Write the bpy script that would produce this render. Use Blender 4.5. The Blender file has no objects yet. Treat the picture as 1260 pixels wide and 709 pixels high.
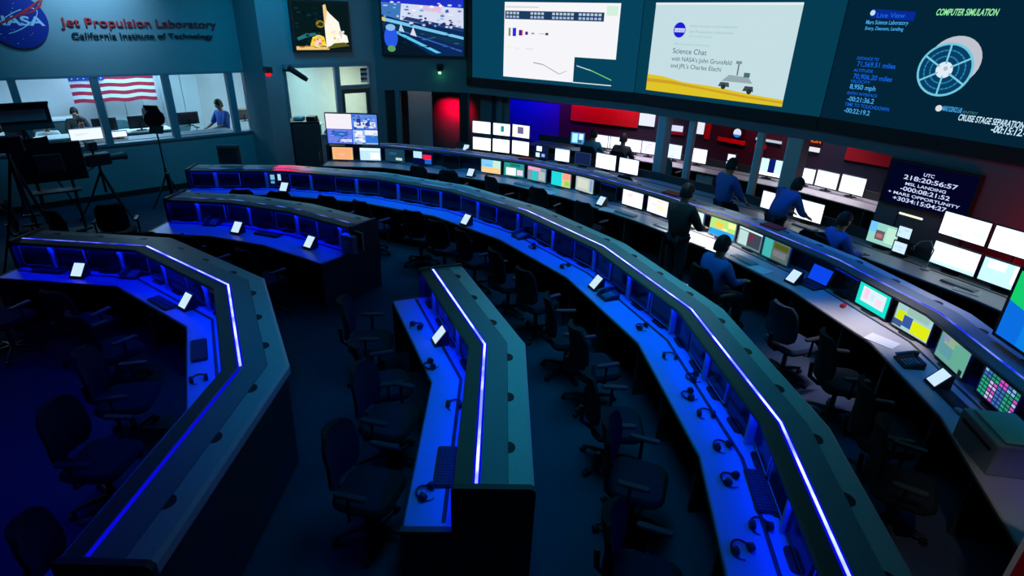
import bpy, math, random
import numpy as np
from mathutils import Vector, Matrix
random.seed(7)
S = bpy.context.scene
COL = S.collection
# ------------------------------------------------------------------ camera, world, exposure
FPX = 711.0; PITCH = math.radians(24.77); ROLL = math.radians(-1.82); CAMH = 3.8
_f = np.array([0, math.cos(PITCH), -math.sin(PITCH)]); _r = np.array([1., 0, 0]); _d = np.cross(_f, _r)
_c, _s = math.cos(ROLL), math.sin(ROLL)
RT = _c*_r+_s*_d; DN = -_s*_r+_c*_d; FW = _f
cd = bpy.data.cameras.new('camera'); cam = bpy.data.objects.new('camera', cd); COL.objects.link(cam)
cd.sensor_width = 36; cd.sensor_fit = 'HORIZONTAL'; cd.lens = FPX/1260*36; cd.clip_end = 200; cd.clip_start = .05
cam.matrix_world = Matrix(((RT[0], -DN[0], -FW[0], 0), (RT[1], -DN[1], -FW[1], 0), (RT[2], -DN[2], -FW[2], CAMH), (0, 0, 0, 1)))
S.camera = cam
S.view_settings.view_transform = 'Standard'; S.view_settings.look = 'None'
S.view_settings.exposure = 0; S.view_settings.gamma = 1; S.view_settings.use_curve_mapping = False
w = bpy.data.worlds.new('world'); S.world = w; w.use_nodes = True
w.node_tree.nodes['Background'].inputs[0].default_value = (.05, .4, .6, 1)
w.node_tree.nodes['Background'].inputs[1].default_value = .004
S.cycles.max_bounces = 6; S.cycles.sample_clamp_indirect = 3; S.cycles.use_light_tree = True

def area(name, loc, target, sx, sy, energy, color, spread=180, parent=None):
    l = bpy.data.lights.new(name, 'AREA'); l.shape = 'RECTANGLE'; l.size = sx; l.size_y = sy
    l.energy = energy; l.color = color; l.spread = math.radians(spread)
    o = bpy.data.objects.new(name, l); COL.objects.link(o); o.location = loc
    dv = Vector(target)-Vector(loc)
    o.rotation_euler = dv.to_track_quat('-Z', 'Y').to_euler()
    return o
def spot(name, loc, target, energy, color, angle=60, blend=.8, r=.1):
    l = bpy.data.lights.new(name, 'SPOT'); l.energy = energy; l.color = color
    l.spot_size = math.radians(angle); l.spot_blend = blend; l.shadow_soft_size = r
    o = bpy.data.objects.new(name, l); COL.objects.link(o); o.location = loc
    o.rotation_euler = (Vector(target)-Vector(loc)).to_track_quat('-Z', 'Y').to_euler(); return o

# house lights of the control room: dim teal downlights; the blue and front wall fills are added
TEAL = (.0, .40, .72)
area('ceiling_wash_lamp', (.3, 4.4, 5.3), (.3, 4.4, 0), 1.0, 3, 20, TEAL, 75)
area('ceiling_wash_lamp', (1.6, 6.6, 5.3), (1.6, 6.6, 0), 1.5, 3, 22, (.0, .44, .68), 60)
area('ceiling_wash_lamp', (-2.6, 5.2, 5.3), (-2.3, 5.0, 0), .6, 3, 5, TEAL, 50)
area('ceiling_wash_lamp', (-1.6, 10.3, 5.3), (-1.6, 10.3, 0), 5, 1, 34, (.0, .42, .8), 80)
area('ceiling_wash_lamp', (-7.0, 11.2, 5.3), (-8.2, 12.4, 2.2), 4, 1.5, 55, (.0, .42, .75), 110)
area('ceiling_wash_lamp', (-4.6, 13.2, 5.3), (-5.2, 14.8, 2.4), 2, 1, 40, (.0, .4, .75), 120)
area('added_blue_fill', (-4.2, 3.6, 5.2), (-4.2, 3.6, 0), 2, 2, 14, (0, .01, 1), 70)  # added fill: blue spill of the left console desks on the floor
area('added_blue_fill', (1.0, 11.2, 5.0), (1.0, 12.4, 1), 6, .8, 22, (.0, .16, 1), 90)  # added fill that tints the second row ledge blue
area('added_blue_fill', (4.6, 7.2, 5.0), (4.7, 6.6, 1), .6, 5, 18, (.0, .18, 1), 40)  # added fill, same blue tint for the near part of that ledge
spot('wall_wash_lamp', (-7.5, 11.5, 5.3), (-8.85, 12.75, 4.25), 420, (.3, .7, 1), 85, 1)
area('added_front_wall_fill', (-1.5, 8.6, 5.0), (.8, 14.6, 2.2), 5, .6, 80, (.03, .42, .65), 150)  # added fill, set low and far out to brighten the header under the bezel
area('added_front_wall_fill', (2.6, 6.4, 5.0), (6.2, 9.4, 2.1), 1, 3, 34, (.03, .42, .65), 150)  # added fill for the right-hand header
area('working_row_lamp', (3.6, 5.9, 4.6), (3.95, 5.9, .7), .2, 1.6, 6, (.95, .82, .85), 22)
area('working_row_lamp', (2.5, 8.6, 4.6), (2.95, 8.75, .7), .5, .5, 13, (.9, .9, .9), 24)

# ------------------------------------------------------------------ photograph-to-place helpers
def ray(x, y): return (x-630)*RT+(y-354.5)*DN+FPX*FW
def P(x, y, z):
    d = ray(x, y); t = (z-CAMH)/d[2]; return Vector((t*d[0], t*d[1], z))
def at_y(x, y, Y):
    d = ray(x, y); t = Y/d[1]; return Vector((t*d[0], t*d[1], CAMH+t*d[2]))
def proj(p):
    v = np.array([p[0], p[1], p[2]-CAMH]); return 630+FPX*(v@RT)/(v@FW), 354.5+FPX*(v@DN)/(v@FW)
class Plane:                       # a vertical wall plane; dir runs to the right, normal looks into the room
    def __init__(s, a, b):
        s.a = Vector((a[0], a[1], 0)); s.u = (Vector((b[0], b[1], 0))-s.a).normalized()
        s.n = Vector((s.u.y, -s.u.x, 0))
    def hit(s, x, y, eps=0):
        d = Vector(ray(x, y)); o = Vector((0, 0, CAMH)); q = s.a+s.n*eps
        t = (q-o).dot(s.n)/d.dot(s.n); return o+d*t
    def uv(s, x, y):
        p = s.hit(x, y); return ((p-s.a).dot(s.u), p.z)
    def pt(s, u, z, e=0): return s.a+s.u*u+s.n*e+Vector((0, 0, z))

# ------------------------------------------------------------------ materials
def lin(c):
    c = c/255.; return c/12.92 if c <= .04045 else ((c+.055)/1.055)**2.4
def L3(c): return (lin(c[0]), lin(c[1]), lin(c[2]), 1)
_m = {}
def mat(name, rgb, rough=.7, metal=0, noise=0, scale=30, spec=.4, bump=0):
    if name in _m: return _m[name]
    m = bpy.data.materials.new(name); m.use_nodes = True; nt = m.node_tree
    b = nt.nodes['Principled BSDF']; b.inputs['Base Color'].default_value = (*rgb, 1)
    b.inputs['Roughness'].default_value = rough; b.inputs['Metallic'].default_value = metal
    b.inputs['Specular IOR Level'].default_value = spec
    if noise:
        tc = nt.nodes.new('ShaderNodeTexCoord'); n = nt.nodes.new('ShaderNodeTexNoise'); n.inputs['Scale'].default_value = scale
        mx = nt.nodes.new('ShaderNodeMix'); mx.data_type = 'RGBA'
        nt.links.new(tc.outputs['Object'], n.inputs['Vector']); nt.links.new(n.outputs['Fac'], mx.inputs[0])
        mx.inputs[6].default_value = (*[c*(1-noise) for c in rgb], 1); mx.inputs[7].default_value = (*[min(1, c*(1+noise)) for c in rgb], 1)
        nt.links.new(mx.outputs[2], b.inputs['Base Color'])
        if bump:
            bp = nt.nodes.new('ShaderNodeBump'); bp.inputs['Strength'].default_value = bump; bp.inputs['Distance'].default_value = .01
            nt.links.new(n.outputs['Fac'], bp.inputs['Height']); nt.links.new(bp.outputs[0], b.inputs['Normal'])
    _m[name] = m; return m
def em(rgb, k=1.0):                # a lit display colour, given as it shows (0-255)
    key = ('em', tuple(rgb), k)
    if key in _m: return _m[key]
    m = bpy.data.materials.new('lit_%d_%d_%d' % tuple(rgb)); m.use_nodes = True; nt = m.node_tree
    nt.nodes.remove(nt.nodes['Principled BSDF']); e = nt.nodes.new('ShaderNodeEmission')
    e.inputs[0].default_value = L3(rgb); e.inputs[1].default_value = k
    nt.links.new(e.outputs[0], nt.nodes['Material Output'].inputs[0])
    m.cycles.emission_sampling = 'AUTO'
    _m[key] = m; return m
M = dict(
 carpet=mat('carpet', (.04, .055, .10), .95, noise=.35, scale=160, spec=.1, bump=.3),
 wall=mat('wall_paint', (.24, .28, .32), .8, noise=.06, scale=3),
 header=mat('header_paint', (.13, .16, .19), .7, noise=.08, scale=4),
 postm=mat('post_paint', (.42, .48, .5), .6, noise=.05),
 frame=mat('window_frame_metal', (.16, .22, .28), .5, noise=.05),
 ceil=mat('ceiling_tiles', (.05, .05, .055), .9, noise=.2, scale=8),
 body=mat('console_laminate', (.045, .05, .052), .5, noise=.15, scale=20),
 lip=mat('inner_ledge_laminate', (.075, .085, .07), .5, noise=.1),
 roof=mat('console_top_laminate', (.19, .24, .27), .38, noise=.12, scale=60),
 trim=mat('console_edge_laminate', (.42, .46, .46), .45, noise=.1, scale=60),
 desk=mat('desktop_laminate', (.30, .30, .58), .35, noise=.05, scale=60),
 deskgrey=mat('grey_desktop_laminate', (.45, .42, .42), .4, noise=.05, scale=60),
 upright=mat('divider_laminate', (.5, .5, .52), .5, noise=.05),
 black=mat('black_plastic', (.018, .018, .02), .45, noise=.2, scale=50),
 bezel=mat('monitor_bezel', (.06, .06, .065), .4, noise=.1, scale=50),
 lbezel=mat('pale_monitor_bezel', (.42, .40, .40), .4, noise=.05, scale=50),
 glassoff=mat('dark_display_glass', (.006, .008, .012), .15, noise=.1),
 fabric=mat('chair_fabric', (.008, .009, .014), .9, noise=.4, scale=250, bump=.2),
 gfabric=mat('grey_teal_fabric', (.06, .16, .18), .85, noise=.2, scale=200),
 bfabric=mat('blue_chair_fabric', (.02, .035, .09), .9, noise=.3, scale=250, bump=.2),
 armpad=mat('armrest_pad', (.03, .03, .034), .45, noise=.1),
 metal=mat('brushed_metal', (.35, .36, .38), .35, .9, noise=.1),
 dmetal=mat('dark_metal', (.06, .065, .07), .45, .6, noise=.1),
 grey=mat('grey_plastic', (.30, .34, .36), .5, noise=.06),
 paper=mat('paper', (.75, .75, .72), .8, noise=.05),
 key=mat('keyboard_keys', (.03, .03, .035), .5, noise=.2),
 pkey=mat('pale_keyboard_keys', (.4, .42, .42), .5, noise=.1),
 skin=mat('skin', (.42, .25, .18), .6, noise=.08),
 hair=mat('dark_hair', (.012, .009, .008), .6, noise=.3, scale=80),
 bhair=mat('brown_hair', (.06, .03, .02), .6, noise=.3, scale=80),
 blue=mat('blue_shirt_cloth', (.04, .13, .5), .85, noise=.15, scale=20),
 teal=mat('teal_shirt_cloth', (.03, .22, .25), .85, noise=.15, scale=20),
 darkc=mat('dark_jacket_cloth', (.02, .028, .03), .9, noise=.2, scale=20),
 white=mat('white_paint', (.78, .8, .82), .7, noise=.03),
 jeans=mat('dark_trousers_cloth', (.02, .025, .04), .9, noise=.2, scale=30),
 shoe=mat('black_shoe_leather', (.015, .012, .012), .5, noise=.2),
 red=mat('red_paint', (.65, .01, .03), .7, noise=.1, scale=4),
 redc=mat('red_plastic', (.6, .02, .03), .5, noise=.1),
 navy=mat('navy_wall_paint', (.03, .035, .07), .8, noise=.1, scale=3),
 bluep=mat('deep_blue_paint', (.02, .03, .6), .7, noise=.1, scale=3),
 yellow=mat('cream_paint', (.75, .72, .55), .8, noise=.04, scale=3),
 beige=mat('beige_ceramic', (.55, .45, .3), .4, noise=.05),
)
def glass():
    m = bpy.data.materials.new('window_glass'); m.use_nodes = True; nt = m.node_tree
    nt.nodes.remove(nt.nodes['Principled BSDF'])
    t = nt.nodes.new('ShaderNodeBsdfTransparent'); t.inputs[0].default_value = (.93, .97, 1, 1)
    g = nt.nodes.new('ShaderNodeBsdfGlossy'); g.inputs['Roughness'].default_value = .02
    fr = nt.nodes.new('ShaderNodeFresnel'); fr.inputs[0].default_value = 1.25
    mx = nt.nodes.new('ShaderNodeMixShader')
    nt.links.new(fr.outputs[0], mx.inputs[0]); nt.links.new(t.outputs[0], mx.inputs[1]); nt.links.new(g.outputs[0], mx.inputs[2])
    nt.links.new(mx.outputs[0], nt.nodes['Material Output'].inputs[0]); return m
M['glass'] = glass()
def led(name, core, base, k, scale=2.2):      # strip of diodes: brightness varies along it
    m = bpy.data.materials.new(name); m.use_nodes = True; nt = m.node_tree
    nt.nodes.remove(nt.nodes['Principled BSDF']); e = nt.nodes.new('ShaderNodeEmission')
    tc = nt.nodes.new('ShaderNodeTexCoord'); n = nt.nodes.new('ShaderNodeTexNoise'); n.inputs['Scale'].default_value = scale
    n.inputs['Detail'].default_value = 3
    r = nt.nodes.new('ShaderNodeValToRGB'); r.color_ramp.elements[0].position = .42; r.color_ramp.elements[1].position = .62
    r.color_ramp.elements[0].color = (*base, 1); r.color_ramp.elements[1].color = (*core, 1)
    nt.links.new(tc.outputs['Object'], n.inputs['Vector']); nt.links.new(n.outputs['Fac'], r.inputs[0]); nt.links.new(r.outputs[0], e.inputs[0])
    e.inputs[1].default_value = k; nt.links.new(e.outputs[0], nt.nodes['Material Output'].inputs[0]); return m
M['led'] = led('white_blue_light_strip', (.55, .65, 1), (.12, .16, 1), 2.2)
M['ledb'] = led('blue_light_strip', (.2, .25, 1), (.015, .02, .85), 1.3, 3)
M['ledh'] = em((8, 8, 215))  # blue halo of the diodes as a glowing colour; also a dim strip
M['ledd'] = led('faint_blue_light_strip', (.12, .2, .9), (.002, .01, .12), 1.0, 4)
M['ledglow'] = em((10, 10, 255), 1.0)

# ------------------------------------------------------------------ mesh builder
class MB:
    def __init__(s): s.v = []; s.f = []; s.k = []
    def add(s, vs, fs, k=0):
        b = len(s.v); s.v += [tuple(v) for v in vs]; s.f += [tuple(b+i for i in f) for f in fs]; s.k += [k]*len(fs); return s
    def box(s, c, d, rz=0, k=0, tilt=0):
        x, y, z = d[0]/2, d[1]/2, d[2]/2
        R = Matrix.Rotation(rz, 3, 'Z') @ Matrix.Rotation(tilt, 3, 'X')
        vs = [Vector(c)+R @ Vector((a*x, b*y, e*z)) for a in (-1, 1) for b in (-1, 1) for e in (-1, 1)]
        return s.add(vs, [(0, 1, 3, 2), (4, 6, 7, 5), (0, 4, 5, 1), (2, 3, 7, 6), (0, 2, 6, 4), (1, 5, 7, 3)], k)
    def rbox(s, c, d, r=.02, rz=0, k=0, tilt=0, n=3):      # box with rounded vertical corners and softened top/bottom
        x, y, z = d[0]/2, d[1]/2, d[2]/2; r = min(r, x*.98, y*.98); e = min(r*.5, z*.9)
        R = Matrix.Rotation(rz, 3, 'Z') @ Matrix.Rotation(tilt, 3, 'X'); rings = []
        for (zz, ins) in ((-z, e), (-z+e, 0), (z-e, 0), (z, e)):
            ring = []
            for (sx, sy, a0) in ((1, 1, 0), (-1, 1, 90), (-1, -1, 180), (1, -1, 270)):
                for j in range(n+1):
                    a = math.radians(a0+90*j/n)
                    ring.append(Vector(c)+R @ Vector((sx*(x-r)+(r-ins*.8)*math.cos(a), sy*(y-r)+(r-ins*.8)*math.sin(a), zz)))
            rings.append(ring)
        return s.loft(rings, k)
    def loft(s, rings, k=0, cap=True, closed=True):
        n = len(rings[0]); vs = [p for r in rings for p in r]; fs = []
        for i in range(len(rings)-1):
            for j in range(n if closed else n-1):
                a = i*n+j; b = i*n+(j+1) % n; fs.append((a, b, b+n, a+n))
        if cap: fs.append(tuple(range(n-1, -1, -1))); fs.append(tuple((len(rings)-1)*n+j for j in range(n)))
        return s.add(vs, fs, k)
    def tube(s, pts, r, n=8, k=0):
        pts = [Vector(p) for p in pts]; rr = r if isinstance(r, (list, tuple)) else [r]*len(pts); rings = []
        for i, p in enumerate(pts):
            t = (pts[min(i+1, len(pts)-1)]-pts[max(i-1, 0)]).normalized()
            a = t.cross(Vector((0, 0, 1)));
            if a.length < .05: a = t.cross(Vector((0, 1, 0)))
            a.normalize(); b = t.cross(a)
            rings.append([p+a*rr[i]*math.cos(6.28318*j/n)+b*rr[i]*math.sin(6.28318*j/n) for j in range(n)])
        return s.loft(rings, k)
    def ell(s, c, d, k=0, n=12, m=8, rz=0, tilt=0):
        R = Matrix.Rotation(rz, 3, 'Z') @ Matrix.Rotation(tilt, 3, 'X'); rings = []
        for i in range(1, m):
            t = math.pi*i/m
            rings.append([Vector(c)+R @ Vector((d[0]*math.sin(t)*math.cos(6.28318*j/n), d[1]*math.sin(t)*math.sin(6.28318*j/n), -d[2]*math.cos(t))) for j in range(n)])
        return s.loft(rings, k)
    def prism(s, poly, z0, z1, k=0):
        return s.loft([[Vector((p[0], p[1], z0)) for p in poly], [Vector((p[0], p[1], z1)) for p in poly]], k)
    def sweep(s, path, prof, k=0, u0=0, u1=0):       # profile (offset to the operator's side, z), mitred along a plan polyline
        rings = []
        for i, p in enumerate(path):
            p = Vector((p[0], p[1])); a = Vector(path[i-1][:2]) if i else None; b = Vector(path[i+1][:2]) if i < len(path)-1 else None
            d1 = (p-a).normalized() if a is not None else None; d2 = (b-p).normalized() if b is not None else None
            if d1 is None: d1 = d2; p = p-d2*u0
            if d2 is None: d2 = d1; p = p+d1*u1
            n1 = Vector((d1.y, -d1.x)); n2 = Vector((d2.y, -d2.x)); n = (n1+n2).normalized(); n /= max(.3, n.dot(n1))
            rings.append([Vector((p.x+n.x*o, p.y+n.y*o, z)) for o, z in prof])
        return s.loft(rings, k)
    def build(s, name, mats, parent=None, smooth=False, origin=None):
        if not isinstance(mats, (list, tuple)): mats = [mats]
        org = Vector((0, 0, 0)) if origin is None else Vector(origin)
        me = bpy.data.meshes.new(name); me.from_pydata([tuple(Vector(v)-org) for v in s.v], [], s.f)
        for m in mats: me.materials.append(m)
        me.polygons.foreach_set('material_index', s.k)
        if smooth: me.polygons.foreach_set('use_smooth', [True]*len(s.f))
        me.update(); import bmesh
        bm = bmesh.new(); bm.from_mesh(me); bmesh.ops.recalc_face_normals(bm, faces=bm.faces); bm.to_mesh(me); bm.free()
        if smooth:
            try: me.set_sharp_from_angle(angle=math.radians(40))
            except Exception: pass
        o = bpy.data.objects.new(name, me); COL.objects.link(o)
        if parent is None: o.location = org
        else: o.parent = parent
        return o
def tag(o, label=None, cat=None, group=None, kind=None):
    if label: o['label'] = label
    if cat: o['category'] = cat
    if group: o['group'] = group
    if kind: o['kind'] = kind
    return o
def thing(name, loc, rz=0, label=None, cat=None, group=None):
    o = bpy.data.objects.new(name, None); COL.objects.link(o); o.empty_display_size = .1
    o.location = loc; o.rotation_euler = (0, 0, rz); return tag(o, label, cat, group)
def dup(root, loc=None, rz=None, label=None, group=None, parent=None):
    r = root.copy(); COL.objects.link(r)
    if parent is not None: r.parent = parent
    if loc is not None: r.location = loc
    if rz is not None: r.rotation_euler = (0, 0, rz)
    if label: r['label'] = label
    if group: r['group'] = group
    for ch in list(root.children): dup(ch, parent=r)
    return r
def struct(mb, name, m, smooth=False): return tag(mb.build(name, m, None, smooth), kind='structure')
ORD = ['nearest', 'second', 'third', 'fourth', 'fifth', 'sixth', 'seventh', 'eighth', 'ninth', 'tenth', 'eleventh', 'twelfth', 'thirteenth', 'fourteenth', 'fifteenth', 'sixteenth', 'seventeenth', 'eighteenth', 'nineteenth', 'twentieth', 'twenty-first', 'twenty-second', 'twenty-third', 'twenty-fourth', 'twenty-fifth', 'twenty-sixth', 'twenty-seventh', 'twenty-eighth', 'twenty-ninth', 'thirtieth', 'thirty-first', 'thirty-second', 'thirty-third', 'thirty-fourth', 'thirty-fifth', 'thirty-sixth']
def ordl(i): return 'nearest the camera' if i == 0 else ORD[i]+' from the near end'

# ------------------------------------------------------------------ the room shell
HZ = 2.05; CZ = 5.4
PL_L = Plane((-7.95-.714*9, 13.16-.700*9), (-7.95, 13.16))           # left wall (window into the lit room)
VS0 = (-6.55, 14.53); VS1 = (-5.80, 13.95); VT0 = (-3.75, 16.05); VTA = (-1.30, 16.0); VAB = (2.60, 13.4); VBC = (5.26, 10.34); VC = (8.6, 4.9)
PL_S = Plane(VS1, VT0); PL_T = Plane(VT0, VTA); PL_A = Plane(VTA, VAB); PL_B = Plane(VAB, VBC); PL_C = Plane(VBC, VC)
b = MB(); b.prism([(-18, -3), (14, -3), (14, 24), (-18, 24)], -.1, 0); struct(b, 'floor', M['carpet'])
b = MB(); b.prism([(-18, -3), (14, -3), (14, 24), (-18, 24)], CZ, CZ+.1); struct(b, 'ceiling', M['ceil'])
def wallslab(mb, pl, u0, u1, z0, z1, th=.15, k=0, e=0):
    q = [pl.pt(u0, 0, e), pl.pt(u1, 0, e), pl.pt(u1, 0, e-th), pl.pt(u0, 0, e-th)]
    mb.prism([(p.x, p.y) for p in q], z0, z1, k)
# left wall: solid below 1.14 and above 2.54, glazed between
uL1 = (Vector((VS0[0], VS0[1], 0))-PL_L.a).dot(PL_L.u); SILL = 1.14; WTOP = 2.54
b = MB(); wallslab(b, PL_L, -3, uL1, 0, SILL); wallslab(b, PL_L, -3, uL1, WTOP, CZ); struct(b, 'wall_left', M['wall'])
b = MB(); wallslab(b, PL_L, -3, uL1, 0, .12, .03, e=.03); struct(b, 'baseboard_left', M['black'])
edges = [PL_L.uv(x, 98-.035*x)[0] for x in (-95, -84, 8, 18, 110, 119.5, 198.5, 207, 277.5, 285)]
b = MB()
for i in range(0, len(edges), 2): wallslab(b, PL_L, edges[i], edges[i+1], SILL, WTOP, .17, e=.01)
wallslab(b, PL_L, PL_L.uv(304, 87)[0], uL1, SILL, WTOP, .17, e=.01)
wallslab(b, PL_L, -3, uL1, SILL-.02, SILL+.03, .2, e=.03); wallslab(b, PL_L, -3, uL1, WTOP-.03, WTOP+.02, .19, e=.02)
wf = struct(b, 'window_1', M['frame'])
b = MB(); wallslab(b, PL_L, -3, uL1, SILL+.03, WTOP-.03, .012, e=-.07)
gp = b.build('window_pane', M['glass'], wf)
# pillar between the left wall and the next facet
b = MB(); b.prism([VS0, (VS0[0]-.3, VS0[1]+1.2), (VS1[0]-.2, VS1[1]+1.2), VS1], 0, CZ); struct(b, 'wall_pillar', M['wall'])
# facet with the window door, below the launch picture
uS = (Vector((*VT0, 0))-PL_S.a).length
s0 = PL_S.uv(351, 84)[0]; s1 = PL_S.uv(411, 83)[0]; s2 = PL_S.uv(417, 83)[0]; s3 = PL_S.uv(453, 82)[0]; WS = 2.70
b = MB(); wallslab(b, PL_S, 0, s0-.05, 0, WS); wallslab(b, PL_S, 0, uS, WS, CZ); wallslab(b, PL_S, s3+.04, uS, 0, WS); wallslab(b, PL_S, s0-.05, s1+.02, 0, 1.0)
struct(b, 'wall_far_left', M['wall'])
b = MB(); F = lambda u0, u1, z0, z1, e=.02, th=.1: wallslab(b, PL_S, u0, u1, z0, z1, th, e=e)
F(s0-.06, s3+.06, WS-.05, WS+.05, .04); F(s0-.06, s0, 1.0, WS); F(s1, s2, 0, WS); F(s3, s3+.05, 0, WS); F(s0, s1, 1.0, 1.06); F(s2, s3, 2.12, 2.2)
wf2 = struct(b, 'window_2', M['frame'])
b = MB(); wallslab(b, PL_S, s0, s1, 1.06, WS-.05, .01, e=-.03); b.build('window_pane', M['glass'], wf2)
b = MB(); wallslab(b, PL_S, s2, s3, 2.2, WS-.05, .01, e=-.03); b.build('window_pane', M['glass'], wf2)
b = MB(); F(s2+.01, s2+.1, 0, 2.11, -.01, .05); F(s3-.1, s3-.01, 0, 2.11, -.01, .05); F(s2+.1, s3-.1, 2.0, 2.11, -.01, .05); F(s2+.1, s3-.1, 0, .2, -.01, .05)
dr = struct(b, 'door_1', M['dmetal'])
b = MB(); wallslab(b, PL_S, s2+.1, s3-.1, .2, 2.0, .01, e=-.03); b.build('door_pane', M['glass'], dr)
b = MB(); b.tube([PL_S.pt(s2+.13, .95, .03), PL_S.pt(s2+.13, 1.15, .03)], .012); b.build('door_handle', M['metal'], dr)
# front wall in four facets: header above the low opening
def header(pl, a, bb, name, z0=HZ):
    m = MB(); L = (Vector((*bb, 0))-Vector((*a, 0))).length; wallslab(m, pl, 0, L, z0, CZ, .2); return struct(m, name, M['header'])
header(PL_T, VT0, VTA, 'wall_front_left'); header(PL_A, VTA, VAB, 'wall_front_centre'); header(PL_B, VAB, VBC, 'wall_front_right'); header(PL_C, VBC, VC, 'wall_front_far_right')
# opening and panels below the facet beside the door
uT = lambda x: PL_T.uv(x, 130)[0]
LT = (Vector((*VTA, 0))-PL_T.a).length
b = MB(); wallslab(b, PL_T, 0, uT(474), 0, HZ, .2); wallslab(b, PL_T, uT(486.5), uT(492), 0, HZ, .2); wallslab(b, PL_T, uT(576), LT, 0, HZ, .2)
struct(b, 'trim_1', M['header'])
b = MB(); wallslab(b, PL_T, uT(475), uT(486), .02, HZ-.02, .05, e=-.06); struct(b, 'door_2', M['black'])
b = MB(); wallslab(b, PL_T, uT(565), uT(576), .02, HZ-.02, .05, e=-.06); struct(b, 'door_3', M['black'])
# passage behind with red-lit wall
b = MB(); wallslab(b, PL_T, uT(493), uT(524), 0, 3, .1, e=-1.0); struct(b, 'wall_passage', M['wall'])
b = MB(); wallslab(b, PL_T, 0, 2.9, 0, 3, .1, e=-2.6); struct(b, 'wall_passage_end', M['header'])
# side, rear walls of the control room
b = MB(); b.prism([(8.6, 4.9), (8.8, 4.9), (8.8, -3), (8.6, -3)], 0, CZ); struct(b, 'wall_right', M['wall'])
b = MB(); b.prism([(-18, -3), (8.8, -3), (8.8, -3.2), (-18, -3.2)], 0, CZ); struct(b, 'wall_rear', M['wall'])
pl0 = PL_L.pt(-3, 0); b = MB(); b.prism([(pl0.x, pl0.y), (pl0.x-.2, pl0.y), (pl0.x-.2, -3), (pl0.x, -3)], 0, CZ); struct(b, 'wall_left_rear', M['wall'])
# right end below the header: solid wall behind the clock display, washed red at its far side
uC0 = PL_C.uv(1088, 220)[0]; LC = (Vector((*VC, 0))-PL_C.a).length
b = MB(); wallslab(b, PL_C, uC0, LC, 0, HZ, .15, e=-.03); struct(b, 'wall_clock', M['header'])
# back room
PB1 = Plane((-.6, 19.0), (5.0, 15.6)); PB2 = Plane((5.0, 15.6), (8.3, 11.8)); PB3 = Plane((8.3, 11.8), (11.4, 6.4))
b = MB(); wallslab(b, PB1, 0, 6.551, 0, 3.2); struct(b, 'wall_back_room_left', M['navy'])
b = MB(); wallslab(b, PB2, 0, 5.033, 0, 3.2); struct(b, 'wall_back_room_centre', M['navy'])
b = MB(); wallslab(b, PB3, 0, 6.2, 0, 3.2); struct(b, 'wall_back_room_right', M['navy'])
b = MB(); b.prism([(-.7, 16.2), (-.7, 19.1), (-.6, 19.1), (-.6, 16.1)], 0, 3.2); struct(b, 'wall_back_room_end', M['navy'])
b = MB(); b.prism([(-5, 20.5), (5, 20.5), (14, 12), (14, 6), (9.2, 4.6), (5.7, 10.5), (2.9, 13.7), (-1.2, 16.4), (-5, 16.5)], 3.2, 3.3); struct(b, 'ceiling_back_room', M['ceil'])
b = MB(); wallslab(b, PL_A, .0, PL_A.uv(612, 130)[0], 0, 3, .08, e=-.5); wallslab(b, PL_A, PL_A.uv(602, 130)[0], PL_A.uv(606, 130)[0], 0, 3, .1, e=-.42); struct(b, 'wall_opening_left', M['header'])
# posts in the opening
def post(x, y, wd, name):
    u = PL_B.uv(x, y)[0]; m = MB(); wallslab(m, PL_B, u-wd/2, u+wd/2, 0, HZ, wd*1.2, e=-.03)
    wallslab(m, PL_B, u-wd/2-.03, u-wd/2, 0, HZ, wd*.5, k=1, e=-.05); return tag(m.build(name, [M['postm'], M['white']]), kind='structure')
post(813, 160, .19, 'trim_2'); post(849, 165, .10, 'trim_3'); post(933, 180, .10, 'trim_4'); post(976, 185, .26, 'trim_5')

# ------------------------------------------------------------------ flat picture content built on its own plane
def quad_on(mb, pl, px, e, k=0):
    mb.add([pl.hit(x, y)+pl.n*e for x, y in px], [tuple(range(len(px)))], k)
def uvq(mb, pl, pts, e, k=0): mb.add([pl.pt(u, z, e) for u, z in pts], [tuple(range(len(pts)))], k)
def text_mesh(name, s, pl, u, z, height, m, parent=None, width=None, align='LEFT', e=.012, ext=0, bold=0, shear=0):
    c = bpy.data.curves.new(name, 'FONT'); c.body = s; c.align_x = align; c.extrude = ext; c.offset = bold; c.shear = shear
    o = bpy.data.objects.new(name, c); COL.objects.link(o); bpy.context.view_layer.update()
    me = bpy.data.meshes.new_from_object(o.evaluated_get(bpy.context.evaluated_depsgraph_get())); bpy.data.objects.remove(o); bpy.data.curves.remove(c)
    xs = [v.co.x for v in me.vertices]; sy = height/.73; sx = sy
    if width: sx = width/max(1e-6, max(xs)-min(xs))
    for v in me.vertices: v.co = pl.pt(u+v.co.x*sx, z+v.co.y*sy, e+v.co.z)
    me.materials.clear(); me.materials.append(m); o = bpy.data.objects.new(name, me); COL.objects.link(o)
    if parent: o.parent = parent
    return o
SB, ST, BB = 2.46, 5.0, 2.25
LA = (Vector((*VAB, 0))-PL_A.a).length; LB = (Vector((*VBC, 0))-PL_B.a).length; LC = (Vector((*VC, 0))-PL_C.a).length
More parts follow.
